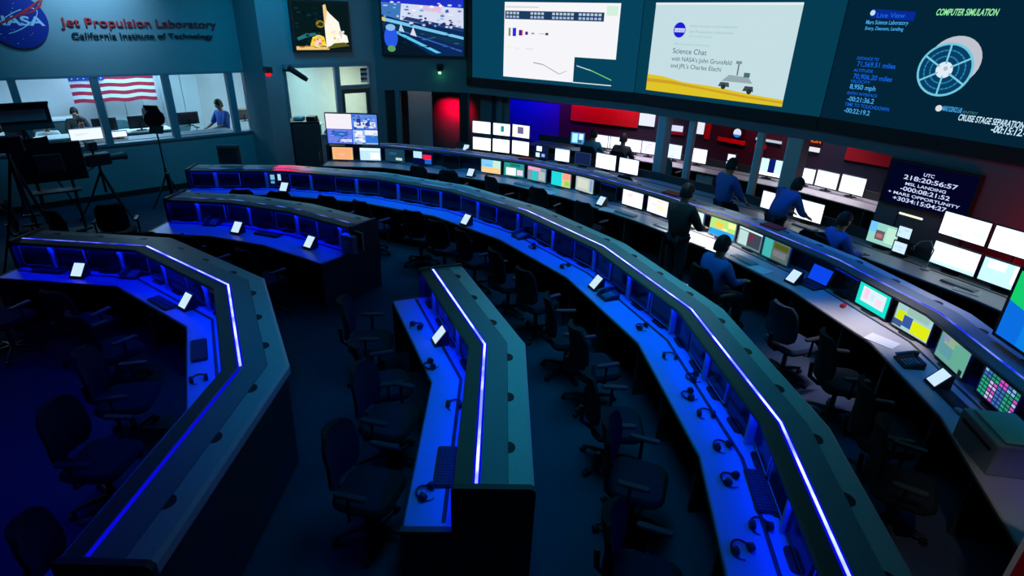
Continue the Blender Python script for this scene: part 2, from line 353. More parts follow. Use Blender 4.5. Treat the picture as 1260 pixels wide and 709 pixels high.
def screenwall(pl, u0, u1, name, label, rgb, leftcap=False):
    t = thing(name, (0, 0, 0), 0, label, 'screen', None)
    m = MB(); wallslab(m, pl, u0, u1, ST, ST+.15, .1, e=.1); m.build('upper_frame', M['black'], t)
    m = MB(); wallslab(m, pl, u0, u1, BB, SB, .1, e=.1)
    if leftcap: wallslab(m, pl, u0, u0+.16, BB, ST, .1, e=.1)
    m.build('frame', M['black'], t)
    m = MB(); uvq(m, pl, [(u0+(.16 if leftcap else 0), SB), (u1, SB), (u1, ST), (u0+(.16 if leftcap else 0), ST)], .06); m.build('projection_surface', em(rgb), t)
    return t
sa = screenwall(PL_A, .0, LA-.03, 'projection_screen', 'left facet of the huge dark teal wall screen showing a white data page', (6, 66, 92), True)
sb = screenwall(PL_B, .0, LB-.03, 'projection_screen', 'middle facet of the wall screen showing a pale slide with a yellow band', (5, 60, 82))
sc = screenwall(PL_C, 0, LC, 'projection_screen', 'right facet of the wall screen showing blue text and a round spacecraft', (3, 36, 54))
# left slide: white page with a dark corner panel
def rects(name, pl, lst, parent, e0=.063):
    mats = []; m = MB()
    for i, (pts, rgb) in enumerate(lst):
        mt = em(rgb)
        if mt not in mats: mats.append(mt)
        if len(pts) == 2: (a, c), (bb, d) = pts; pts = [(a, c), (bb, c), (bb, d), (a, d)]
        uvq(m, pl, pts, e0+.0025*i if i < 4 else e0+.0075+.0002*i, mats.index(mt))
    return m.build(name, mats, parent)
rc = [([(1.14, 2.55), (3.12, 2.55), (3.12, 3.1), (4.15, 3.1), (4.15, 4.215), (1.14, 4.215)], (246, 246, 250)),
      ([(1.16, 3.85), (3.78, 4.03)], (30, 60, 95)), ([(3.83, 3.97), (4.1, 4.16)], (214, 240, 222)), ([(3.12, 2.545), (4.1, 2.565)], (225, 240, 250))]
for i in range(26):
    if i in (4, 5, 6, 11, 12, 19): continue
    rc.append(([(1.2+i*.098, 3.955), (1.27+i*.098, 4.005)], (185, 205, 225)))
    rc.append(([(1.2+i*.098, 3.875), (1.27+i*.098, 3.925)], (165, 190, 225)))
rc += [([(1.18, 4.1), (2.1, 4.12)], (200, 200, 205)), ([(1.28, 3.48), (1.34, 3.66)], (130, 150, 90)), ([(1.4, 3.48), (1.5, 3.66)], (40, 40, 220)), ([(1.58, 3.5), (1.66, 3.62)], (80, 30, 110)), ([(1.66, 3.5), (1.69, 3.62)], (220, 80, 110)),
       ([(1.76, 3.52), (1.84, 3.59)], (70, 40, 140)), ([(1.93, 3.54), (2.02, 3.57)], (170, 120, 160)), ([(2.15, 3.55), (2.3, 3.56)], (140, 140, 140)), ([(2.32, 3.53), (2.4, 3.58)], (50, 60, 60)),
       ([(1.28, 3.2), (1.36, 3.26)], (245, 245, 190)), ([(1.5, 3.2), (1.6, 3.23)], (215, 240, 240)), ([(1.8, 3.2), (2.0, 3.23)], (245, 220, 235)),
       ([(2.02, 2.93), (2.3, 2.9), (2.3, 2.88), (2.02, 2.91)], (150, 150, 155)), ([(2.3, 2.9), (2.75, 2.72), (2.75, 2.70), (2.3, 2.88)], (165, 165, 165)), ([(2.75, 2.72), (2.95, 2.8), (2.95, 2.785), (2.75, 2.70)], (200, 180, 185)),
       ([(3.2, 2.93), (3.62, 2.84), (3.62, 2.82), (3.2, 2.91)], (200, 225, 240)), ([(3.55, 2.86), (4.1, 2.68), (4.1, 2.66), (3.55, 2.84)], (120, 210, 130))]
rects('data_page', PL_A, rc, sa)
# centre slide
def circ(c, r, n=36, ry=None, a0=0, a1=360): return [(c[0]+r*math.cos(math.radians(a0+(a1-a0)*i/n)), c[1]+(ry or r)*math.sin(math.radians(a0+(a1-a0)*i/n))) for i in range(n if a1-a0 == 360 else n+1)]
sl = [([(.3, 2.545), (3.33, 2.545), (3.33, 4.23), (.3, 4.23)], (196, 222, 228)),
      ([(.3, 2.545), (3.33, 2.545), (3.33, 2.66), (2.6, 2.70), (1.9, 2.76), (1.2, 2.78), (.7, 2.85), (.3, 2.87)], (222, 196, 40)),
      ([(.3, 2.72), (.9, 2.72), (1.7, 2.68), (2.6, 2.62), (3.33, 2.6), (3.33, 2.63), (2.6, 2.66), (1.7, 2.72), (.9, 2.78), (.3, 2.79)], (206, 160, 40)),
      ([(.3, 4.19), (3.33, 4.19), (3.33, 4.23), (.3, 4.23)], (225, 240, 245)),
      (circ((.95, 3.74), .14), (28, 30, 215)), ([(.83, 3.70), (1.07, 3.70), (1.07, 3.77), (.83, 3.77)], (225, 232, 245))]
slide = rects('slide', PL_B, sl, sb)
rects('rover_picture', PL_B, [([(2.0, 2.78), (2.24, 2.78), (2.22, 2.86), (2.04, 2.86)], (70, 85, 90)), ([(2.52, 2.74), (2.74, 2.74), (2.72, 2.83), (2.56, 2.83)], (60, 75, 80)), ([(2.06, 2.88), (2.7, 2.88), (2.6, 2.98), (2.2, 3.0)], (150, 170, 175)),
      ([(2.35, 3.0), (2.38, 3.0), (2.38, 3.2), (2.35, 3.2)], (110, 125, 130)), ([(2.3, 3.2), (2.42, 3.2), (2.42, 3.25), (2.3, 3.25)], (120, 150, 160)), ([(2.5, 2.98), (2.62, 2.98), (2.62, 3.06), (2.5, 3.06)], (70, 110, 110)), (circ((2.12, 2.78), .05, 12), (40, 50, 55)), (circ((2.66, 2.74), .05, 12), (40, 50, 55))], sb, .075)
TX = em((60, 82, 110)); TXL = em((150, 190, 195))
for s_, u_, z_, h_, w_, mt in [('National Aeronautics and Space Administration', 1.2, 3.80, .045, 1.0, TXL), ('Jet Propulsion Laboratory', 1.2, 3.70, .045, .95, TXL), ('California Institute of Technology', 1.2, 3.62, .035, .5, TXL), ('Mars Science Laboratory', .88, 3.47, .035, .8, TXL),
      ('Science Chat', .86, 3.31, .10, .78, TX), ("with NASA's John Grunsfeld", .86, 3.17, .085, 1.35, TX), ("and JPL's Charles Elachi", .86, 3.04, .085, 1.15, TX)]:
    text_mesh('slide_text', s_, PL_B, u_, z_, h_, mt, sb, w_, e=.08)
text_mesh('slide_text', 'NASA', PL_B, .84, 3.71, .05, em((28, 30, 215)), sb, .22, e=.083)
# right facet
CY = em((70, 170, 240)); BL = em((20, 100, 225)); WH = em((200, 235, 255)); GN = em((150, 240, 170))
uc = lambda x, y: PL_C.uv(x, y)
def tpx(s, x0, y0, x1, y1, h, m, bold=.012, shear=0):
    a = uc(x0, y0); c = uc(x1, y1+1); return text_mesh('screen_text', s, PL_C, a[0], a[1]-.02, h, m, sc, c[0]-a[0], e=.08, bold=bold, shear=shear)
rects('caption_bar', PL_C, [([uc(1074, 22), uc(1127, 26), uc(1130, 15), uc(1076, 11)], (8, 40, 150)), (circ(uc(1077, 16), .04, 14), (190, 225, 250))], sc, .066)
tpx('Live View', 1082, 20, 1116, 22, .07, BL); tpx('Mars Science Laboratory', 1069, 28, 1120, 31, .06, CY); tpx('Entry, Descent, Landing', 1068, 35, 1114, 38, .05, CY)
tpx('COMPUTER SIMULATION', 1155, 17, 1230, 20, .085, GN, .02, .2)
for s_, y_, x_, wpx, mt, h_ in [('DISTANCE TO', 71.5, 1058, 26, BL, .045), ('71,569.51 miles', 79.5, 1058, 46, BL, .075), ('ALTITUDE', 86, 1054, 23, BL, .045), ('70,906.20 miles', 94.5, 1053, 47, BL, .075), ('VELOCITY', 99.5, 1050, 24, BL, .045), ('8,950 mph', 107, 1049, 31, CY, .075), ('ENTRY INTERFACE', 114, 1046, 36, BL, .045),
      ('-00:21:36.2', 122, 1046, 32, CY, .075), ('TIME TO TOUCHDOWN', 128, 1043, 54, BL, .055), ('-00:22:19.2', 136, 1042, 31, CY, .075)]:
    tpx(s_, x_, y_, x_+wpx, y_+wpx*.12, h_, mt)
rects('caption_mark', PL_C, [(circ(uc(1158, 133), .045, 14), (220, 225, 230))], sc, .066)
tpx('MARS SCIENCE LAB', 1163, 134, 1186, 137, .07, CY, .02); tpx('ENTRY', 1188, 137, 1206, 139, .035, em((70, 120, 130)))
tpx('CRUISE STAGE SEPARATION', 1182, 145.5, 1262, 157, .085, WH, .02, .15); tpx('-00:15:12.4', 1222, 160, 1266, 167, .095, WH, .02, .15)
# spacecraft disc
cc = uc(1165, 86); R1 = .36
sp = [(circ((cc[0]+.08, cc[1]+.12), .34, 30, .33), (190, 195, 205)), (circ(cc, R1, 36, .36), (110, 200, 225)), (circ(cc, R1-.03, 36, .33), (8, 62, 100)), ]
rects('spacecraft_picture', PL_C, sp, sc, .066)
pc = []
for r_ in (.27, .19): pc += [([(cc[0]+r_*math.cos(a), cc[1]+r_*math.sin(a)), (cc[0]+(r_-.018)*math.cos(a), cc[1]+(r_-.018)*math.sin(a)), (cc[0]+(r_-.018)*math.cos(a2), cc[1]+(r_-.018)*math.sin(a2)), (cc[0]+r_*math.cos(a2), cc[1]+r_*math.sin(a2))], (40, 135, 180)) for a, a2 in [(math.radians(12*i), math.radians(12*i+10)) for i in range(30)]]
for a in range(30, 390, 60):
    a = math.radians(a); dx, dy = math.cos(a), math.sin(a); pc.append(([(cc[0]+.08*dx-.012*dy, cc[1]+.08*dy+.012*dx), (cc[0]+.35*dx-.012*dy, cc[1]+.35*dy+.012*dx), (cc[0]+.35*dx+.012*dy, cc[1]+.35*dy-.012*dx), (cc[0]+.08*dx+.012*dy, cc[1]+.08*dy-.012*dx)], (120, 205, 225)))
pc += [(circ(cc, .11, 24), (225, 235, 245)), (circ((cc[0]+.015, cc[1]+.02), .03, 12), (150, 160, 190))]
m = MB(); mats = []
for i, (pts, rgb) in enumerate(pc):
    mt = em(rgb)
    if mt not in mats: mats.append(mt)
    uvq(m, PL_C, pts, .076+(.002 if i > 65 else .00005*i), mats.index(mt))
m.build('solar_panel_lines', mats, sc)

# ------------------------------------------------------------------ console rows
TOPZ, DZ = 1.08, .72
def module_pts(path, step):
    """points every step metres along the plan path: (x, y, heading)"""
    out = []; acc = step/2
    for i in range(len(path)-1):
        a = Vector(path[i]); b_ = Vector(path[i+1]); L = (b_-a).length; d = (b_-a)/L; t = acc
        while t < L: out.append((a.x+d.x*t, a.y+d.y*t, math.atan2(d.y, d.x))); t += step
        acc = t-L
    return out
def near_on(path, p, off):
    """closest point of the path to p, pushed off metres to the operator's side; with heading"""
    best = None; p = Vector((p[0], p[1]))
    for i in range(len(path)-1):
        a = Vector(path[i]); b_ = Vector(path[i+1]); d = b_-a; t = max(0, min(1, (p-a).dot(d)/d.dot(d))); q = a+d*t
        if best is None or (p-q).length < best[0]:
            dn = d.normalized(); best = ((p-q).length, q.x+dn.y*off, q.y-dn.x*off, math.atan2(d.y, d.x))
    return best[1:]
def console(name, label, path, desk=.5, ledmat='led', ledw=.018, e_desk=10, deskmat='desk', ends=(1, 1), color=(0, .012, 1), roofin=.15, group=None, strip=None, plain=False, dividers=True):
    o = path[len(path)//2]; t = thing(name, (o[0], o[1], 0), 0, label, 'console', group); O = (o[0], o[1], 0)
    B = lambda mb, n, m, **k: mb.build(n, m, t, origin=O, **k)
    if plain: B(MB().sweep(path, [(-.07, 0), (-.07, DZ+.16), (-.12, DZ+.16), (-.12, 0)]), 'rear_panel', M['body'])
    else: B(MB().sweep(path, [(-.07, 0), (-.07, TOPZ-.052), (-.35, TOPZ-.052), (-.33, 0)]), 'cabinet', M['body'])
    B(MB().sweep(path, [(desk, DZ-.035), (desk, DZ-.01), (desk-.01, DZ), (-.07, DZ), (-.07, DZ-.035)]), 'desktop', M[deskmat])
    B(MB().sweep(path, [(desk+.004, DZ-.034), (desk+.012, DZ-.018), (desk+.004, DZ-.004), (desk-.02, DZ-.037)]), 'desk_edge', M['body'])
    B(MB().sweep(path, [(.235, DZ-.004), (.235, DZ+.004), (.205, DZ+.004), (.205, DZ-.004)], u0=-.03, u1=-.03), 'cable_slot', M['black'])
    B(MB().sweep(path, [(.02, 0), (.02, DZ-.036), (-.02, DZ-.036), (-.02, 0)]), 'kick_panel', M['body'])
    if not plain:
     B(MB().sweep(path, [(.025, TOPZ-.05), (.025, TOPZ), (-.205, TOPZ), (-.205, TOPZ-.05)]), 'top_ledge', M['roof'])
     B(MB().sweep(path, [(roofin, TOPZ-.04), (roofin, TOPZ-.014), (roofin-.012, TOPZ-.006), (.026, TOPZ-.001), (.026, TOPZ-.05)]), 'inner_ledge', M['lip'])
     B(MB().sweep(path, [(-.208, TOPZ-.05), (-.208, TOPZ-.002), (-.35, TOPZ-.010), (-.378, TOPZ-.03), (-.378, TOPZ-.10), (-.352, TOPZ-.10), (-.352, TOPZ-.05)]), 'edge_trim', M['trim'])
     [B(MB().sweep(sp_, [(w_/2, TOPZ-.002), (w_/2, TOPZ+z_), (-w_/2, TOPZ+z_), (-w_/2, TOPZ-.002)], u0=-.02, u1=-.02), nm_, M[mt_]) for sp_, w_, z_, mt_, nm_ in (strip or [(path, ledw, .004, ledmat, 'light_strip')])]
     B(MB().sweep(path, [(roofin-.03, TOPZ-.047), (roofin-.03, TOPZ-.036), (roofin-.05, TOPZ-.036), (roofin-.05, TOPZ-.047)], u0=-.03, u1=-.03), 'under_shelf_light', M['ledglow'])
    for x, y, h in module_pts(path, .6) if not plain else []:                     # half round cable ports where the ledge meets its edge
        c, s_ = math.cos(h), math.sin(h); cx, cy = x-.209*s_, y+.209*c
        pl = [(cx+.06*math.cos(a)*c-.05*math.sin(a)*s_, cy+.06*math.cos(a)*s_+.05*math.sin(a)*c) for a in [math.pi*i/10 for i in range(11)]]
        B(MB().prism(pl, TOPZ-.012, TOPZ+.0005), 'cable_port', M['black'])
    for x, y, h in module_pts(path, .93)[0:]:                # uprights of the monitor bays
        if dividers and not plain: B(MB().box((x+.05*math.sin(h), y-.05*math.cos(h), (DZ+TOPZ-.05)/2), (.03, .16, TOPZ-.05-DZ), h), 'bay_divider', M['upright'])
        B(MB().box((x+(desk/2)*math.sin(h), y-(desk/2)*math.cos(h), (DZ-.036)/2), (.03, desk-.12, DZ-.036), h), 'desk_support', M['body'])
    for j, e in enumerate(ends):
        if not e: continue
        a, q = (path[0], path[1]) if j == 0 else (path[-1], path[-2]); d = (Vector(q)-Vector(a)).normalized()
        pth = [tuple(Vector(a)-d*.045), tuple(Vector(a)+d*.0)] if j == 0 else [tuple(Vector(a)-d*0), tuple(Vector(a)-d*.045)]
        if not plain: B(MB().sweep(pth, [(.16, 0), (.16, TOPZ), (.14, TOPZ+.018), (-.355, TOPZ+.018), (-.385, TOPZ-.01), (-.365, 0)]), 'end_panel', M['body'])
        B(MB().sweep(pth, [(desk+.01, 0), (desk+.01, DZ-.002), (.161, DZ-.002), (.161, 0)]), 'end_panel', M['body'])
    for i in range(0 if plain else len(path)-1):
        a = Vector(path[i]); b_ = Vector(path[i+1]); d = (b_-a).normalized(); n = Vector((d.y, -d.x)); mid = (a+b_)/2; L = (b_-a).length
        l = bpy.data.lights.new('under_shelf_lamp', 'AREA'); l.shape = 'RECTANGLE'; l.size = L*.95; l.size_y = .02; l.energy = e_desk*L*.15*(.18 if path is C1 and i == len(path)-2 else 1); l.color = color
        lo = bpy.data.objects.new('under_shelf_lamp', l); COL.objects.link(lo)
        p = mid+n*(roofin-.02); dirv = Vector((n.x*.35, n.y*.35, -1)).normalized(); xax = Vector((d.x, d.y, 0)); zax = -dirv; yax = zax.cross(xax).normalized()
        lo.matrix_world = Matrix(((xax.x, yax.x, zax.x, p.x), (xax.y, yax.y, zax.y, p.y), (xax.z, yax.z, zax.z, TOPZ-.055), (0, 0, 0, 1)))
    return t
C1 = [(-6.35, 6.95), (-4.66, 6.82), (-3.12, 5.74), (-2.27, 4.12), (-2.27, 2.20)]
C2 = [(-5.52, 8.98), (-4.45, 8.92), (-3.35, 8.55), (-2.26, 7.90)]
C3 = [(-.96, 6.37), (-.235, 4.63), (-.19, 2.84)]
C4 = [(-6.20, 10.88), (-4.48, 11.08), (-2.62, 10.74), (-1.06, 10.0), (.2, 8.84), (1.22, 7.33), (1.91, 5.5), (2.08, 3.6), (1.84, 1.75)]
C5 = [(-4.36, 13.6), (-2.9, 13.62), (-1.38, 13.15), (.2, 12.42), (1.45, 11.42), (2.62, 10.05), (3.6, 8.65), (4.28, 7.1), (4.62, 5.6), (4.50, 4.1), (4.05, 2.6)]
C6 = [(-1.6, 15.35), (.0, 14.68), (1.65, 13.72), (3.1, 12.5), (4.3, 11.15), (5.28, 9.75), (6.05, 8.25), (6.62, 7.0), (7.0, 5.8)]
k1 = console('operator_console', 'large angled console in the lower left with a bright blue-white light line', C1, .47, e_desk=19, strip=[(C1[:2], .022, .003, 'ledb', 'light_strip'), (C1[1:4], .050, .003, 'ledh', 'light_halo'), (C1[1:4], .020, .006, 'led', 'light_strip'), (C1[3:], .026, .0035, 'ledh', 'light_strip')])  # the wide band under the bright strip imitates its halo
k2 = console('operator_console', 'short curved console at left centre, between the angled one and the long one', C2, .72, 'ledd', e_desk=19)
k3 = console('operator_console', 'small bent two-bay console standing alone in the centre foreground', C3, .49, e_desk=19, strip=[(C3, .050, .003, 'ledh', 'light_halo'), (C3, .020, .006, 'led', 'light_strip')])
k4 = console('operator_console', 'long empty curved console sweeping from far left to the bottom right', C4, .55, e_desk=19, strip=[(C4[:4]+[(.05, 8.98)], .02, .003, 'ledd', 'light_strip'), ([(.05, 8.98)]+C4[4:], .050, .003, 'ledh', 'light_halo'), ([(.05, 8.98)]+C4[4:], .020, .006, 'led', 'light_strip')])
k5 = console('operator_console', 'long curved console with many lit colourful monitors, second row from the front wall', C5, .66, 'ledb', e_desk=3, deskmat='deskgrey', dividers=False)
k6 = console('operator_console', 'rearmost curved desk row with glowing white monitors below the wall screen', C6, .70, plain=True, deskmat='deskgrey', ends=(1, 0))

# ------------------------------------------------------------------ displays
def display(x, y, z, rz, label, cat='monitor', content=None, w=.45, h=.30, lift=.05, pale=False, name='monitor', group=None, tilt=0, th=.035, stand=True, k=1.0, bz=.014):
    t = thing(name, (x, y, z), rz, label, cat, group)
    R = Matrix.Rotation(-tilt, 3, 'X'); c = Vector((0, 0, lift+h/2)); bm = M['lbezel'] if pale else M['bezel']
    def pt(u, v, d): return c+R @ Vector((-w/2+u*w, d, -h/2+v*h))
    m = MB(); o = bz/w; o2 = bz/h                                   # housing with an opening in front
    A = [(0, 0), (1, 0), (1, 1), (0, 1)]; I = [(o, o2), (1-o, o2), (1-o, 1-o2), (o, 1-o2)]
    vs = [pt(u, v, -th/2) for u, v in A]+[pt(u, v, -th/2) for u, v in I]+[pt(u, v, -th/2+.006) for u, v in I]+[pt(u, v, th*.2) for u, v in A]+[pt(.12+.76*u, .12+.76*v, th*.75) for u, v in A]
    fs = [(i, (i+1) % 4, 4+(i+1) % 4, 4+i) for i in range(4)]+[(4+i, 4+(i+1) % 4, 8+(i+1) % 4, 8+i) for i in range(4)]+[(i, (i+1) % 4, 12+(i+1) % 4, 12+i) for i in range(4)]+[(12+i, 12+(i+1) % 4, 16+(i+1) % 4, 16+i) for i in range(4)]+[(16, 17, 18, 19), (8, 9, 10, 11)]
    m.add(vs, fs); m.build('bezel', bm, t)
    m = MB(); mats = []
    for i, q in enumerate(content or [(0, 0, 1, 1, None)]):
        mt = M['glassoff'] if q[4] is None else em(q[4], k)
        if mt not in mats: mats.append(mt)
        f = lambda u, v: pt(o+(1-2*o)*u, o2+(1-2*o2)*v, -th/2+.0045-.0003*min(i, 10))
        m.add([f(q[0], q[1]), f(q[2], q[1]), f(q[2], q[3]), f(q[0], q[3])], [(0, 1, 2, 3)], mats.index(mt))
    m.build('screen', mats, t)
    if stand:
        m = MB(); m.tube([(0, th*.9, .012), (0, th*.95, lift+h*.45)], [.022, .018], 8); m.build('stand', M['black'], t)
        m = MB(); m.rbox((0, th*.4, .007), (.22, .15, .012), .04); m.build('base', M['black'], t)
    return t
W = (240, 243, 250)
def doc(bg=W, bars=(200, 215, 235), n=4, seed=0):
    r = random.Random(seed); out = [(0, 0, 1, 1, bg), (0, .92, 1, 1, bars)]
    for i in range(n):
        u = r.uniform(.05, .5); v = r.uniform(.08, .75); out.append((u, v, u+r.uniform(.15, .4), v+r.uniform(.05, .15), tuple(int(min(255, c*r.uniform(.86, 1.02))) for c in bg)))
    return out
# dark monitors in the bays of the four blue-lit consoles
def bay_monitors(path, row, group, step=.465, skip=(), lit={}):
    pts = module_pts(path, step); n = len(pts)
    for i, (x, y, h) in enumerate(pts):
        j = n-1-i
        if j in skip: continue
        p = (x+.085*math.sin(h), y-.085*math.cos(h))
        display(p[0], p[1], DZ, h, 'dark monitor in a bay of the %s, %s' % (row, ordl(j)), w=.415, h=.265, lift=.035, pale=(j % 3 != 1), group=group, content=lit.get(j), bz=.01)
bay_monitors(C1, 'large left console', 'monitors in the large left console')
bay_monitors(C2, 'short left console', 'monitors in the short left console')
bay_monitors(C3, 'small centre console', 'monitors in the small centre console')
bay_monitors(C4, 'long empty console', 'monitors in the long empty console', lit={27: [(0, 0, 1, 1, (4, 10, 40)), (.1, .5, .3, .9, (120, 190, 230)), (.45, .45, .6, .95, (170, 220, 250)), (.1, .2, .28, .4, (90, 160, 220)), (.6, .15, .9, .3, (120, 190, 230))]})
def put(path, px, z, off, rz=0):
    # the place along the desk row that stands at this bearing in the photograph
    best = None
    for i in range(len(path)-1):
        a = Vector(path[i]); b_ = Vector(path[i+1]); L = (b_-a).length; d = (b_-a)/L
        for k in range(int(L/.02)+1):
            q = a+d*min(L, k*.02); x, y = q.x+d.y*off, q.y-d.x*off; e = abs(proj((x, y, z))[0]-px[0])
            if best is None or e < best[0]: best = (e, x, y, math.atan2(d.y, d.x))
    return best[1], best[2], best[3]+rz
# lit monitors of the second row
LITC5 = [((423, 203), 'monitor with a peach and orange page, leftmost lit one of the second row', [(0, 0, 1, 1, (222, 176, 120)), (.1, .1, .9, .85, (232, 160, 110)), (.3, .3, .6, .5, (220, 170, 160))], True),
 ((456, 205), 'monitor with a pale blue and white page beside the peach one', [(0, 0, 1, 1, (180, 216, 248)), (.5, .1, .95, .6, (240, 240, 255)), (0, .75, 1, 1, (210, 235, 250))], True),
 ((486, 204), 'pale-framed monitor with a dark teal page, right of the pale blue page', [(0, 0, 1, 1, (24, 56, 78)), (.55, .1, .9, .3, (170, 200, 190)), (.2, .5, .6, .7, (30, 80, 110))], True),
 ((521, 205), 'monitor with a small white box, a red patch and a blue patch', [(0, 0, 1, 1, (4, 8, 60)), (.0, .45, .45, .95, (170, 215, 235)), (.5, .4, .95, .75, (225, 30, 60)), (.6, .05, .95, .4, (20, 90, 190))], False),
 ((604, 217), 'monitor showing a sky blue and orange landscape', [(0, 0, 1, 1, (120, 190, 230)), (0, .0, 1, .4, (240, 190, 130)), (.6, .4, 1, 1, (180, 220, 200)), (.2, .5, .5, .6, (90, 170, 230))], True),
 ((633, 223), 'monitor with teal background and white windows', [(0, 0, 1, 1, (40, 140, 130)), (.1, .05, .6, .6, (225, 235, 240)), (.65, .1, .95, .5, (210, 200, 220)), (.3, .7, .8, .9, (20, 110, 100))], True),
 ((661, 231), 'monitor with a turquoise stripe and grey pages', [(0, 0, 1, 1, (120, 140, 150)), (.25, 0, .5, 1, (20, 190, 190)), (.0, .7, .7, 1, (220, 150, 190)), (.6, .1, .95, .7, (160, 175, 175))], True),
 ((690, 240), 'monitor half turquoise, half pink and green', [(0, 0, 1, 1, (30, 200, 205)), (.55, 0, 1, 1, (200, 190, 130)), (.58, .5, .98, .95, (235, 150, 130)), (.7, .1, .95, .4, (130, 200, 80))], True),
 ((719, 249), 'monitor with a pale grey-beige page, right of the pink and green one', [(0, 0, 1, 1, (176, 186, 176)), (.1, .2, .7, .8, (196, 200, 190)), (.8, .1, .95, .9, (120, 150, 190))], True),
 ((778, 265), 'bright white monitor, left one of the pair before the posts', doc(seed=1), False),
 ((808, 274), 'bright white monitor with pink and yellow tints, beside the man in black', doc((240, 240, 240), (90, 100, 120), 6, 2)+[(.5, .3, .8, .6, (250, 235, 190))], False),
 ((850, 287), 'monitor with white and green pages, half behind the man in black', doc((205, 225, 220), seed=3), True),
 ((888, 297), 'monitor with yellow-green map above a blue band', [(0, 0, 1, 1, (40, 150, 225)), (0, .35, 1, 1, (170, 215, 120)), (.2, .5, .5, .75, (245, 190, 70)), (.7, .6, 1, .9, (220, 240, 150)), (.5, .38, .7, .5, (250, 220, 180))], True),
 ((921, 311), 'monitor with pale windows left and a dark maroon window right', [(0, 0, 1, 1, (90, 120, 125)), (.02, .05, .4, .8, (175, 205, 200)), (.42, .1, .95, .85, (58, 62, 78)), (.5, .4, .6, .8, (120, 30, 60)), (.0, .85, 1, 1, (190, 220, 210))], True),
 ((953, 326), 'monitor with a turquoise column and a dark olive page', [(0, 0, 1, 1, (80, 95, 90)), (.0, .0, .34, 1, (60, 165, 160)), (.4, .6, .95, .85, (70, 80, 20)), (.4, .2, .9, .5, (110, 110, 120))], True),
 ((1071, 386), 'monitor with a turquoise border around a white table', [(0, 0, 1, 1, (20, 205, 190)), (.13, .2, .88, .84, (205, 222, 226)), (.2, .35, .35, .8, (230, 190, 215)), (.6, .3, .8, .6, (230, 200, 220)), (.4, .4, .55, .7, (190, 215, 235))], False),
 ((1119, 417), 'monitor with yellow and slate blue blocks', [(0, 0, 1, 1, (150, 190, 190)), (.05, .25, .35, .7, (190, 210, 20)), (.25, .15, .5, .6, (50, 80, 150)), (.5, .05, .98, .55, (205, 215, 20)), (.0, .05, .25, .3, (60, 80, 130)), (.3, .65, .9, .95, (140, 175, 165))], False),
 ((1168, 450), 'monitor with a dull grey-green page, left of the data table', [(0, 0, 1, 1, (95, 150, 140)), (.0, .2, .5, .8, (85, 140, 150)), (.15, .6, .6, .98, (130, 160, 130)), (.5, .15, .95, .85, (90, 155, 135)), (.1, .7, .3, .9, (130, 130, 170))], False)]
for px, lab, ct, pale in LITC5:
    x, y, h = put(C5, px, .75, .12); display(x, y, DZ, h, lab, content=ct, pale=pale, w=.50, h=.325, lift=.02, k=1.25, group='monitors in the second row console')
ct = [(0, 0, 1, 1, (20, 40, 90))]; r = random.Random(5)
for i in range(9):
    for j in range(7):
        ct.append((.03+i*.108, .04+j*.135, .03+i*.108+.085, .04+j*.135+.09, [(40, 170, 110), (200, 190, 220), (60, 110, 180), (40, 150, 100), (210, 80, 190), (130, 190, 220)][(i//2+(j > 4)*2+(r.random() < .2)*3) % 6]))
x, y, h = put(C5, (1222, 500), .75, .12); display(x, y, DZ, h, 'monitor with a dense green, white and pink data table, near the right edge', content=ct, w=.5, h=.31, lift=.03, group='monitors in the second row console')
for px, lab in [((555, 211), 'unlit monitor in the second row, left of the landscape screen'), ((748, 257), 'unlit monitor in the second row, left of the bright white pair'), ((1036, 366), 'unlit monitor in the second row, left of the turquoise-bordered one')]:
    x, y, h = put(C5, px, .75, .12); display(x, y, DZ, h, lab, w=.42, h=.27, lift=.03)
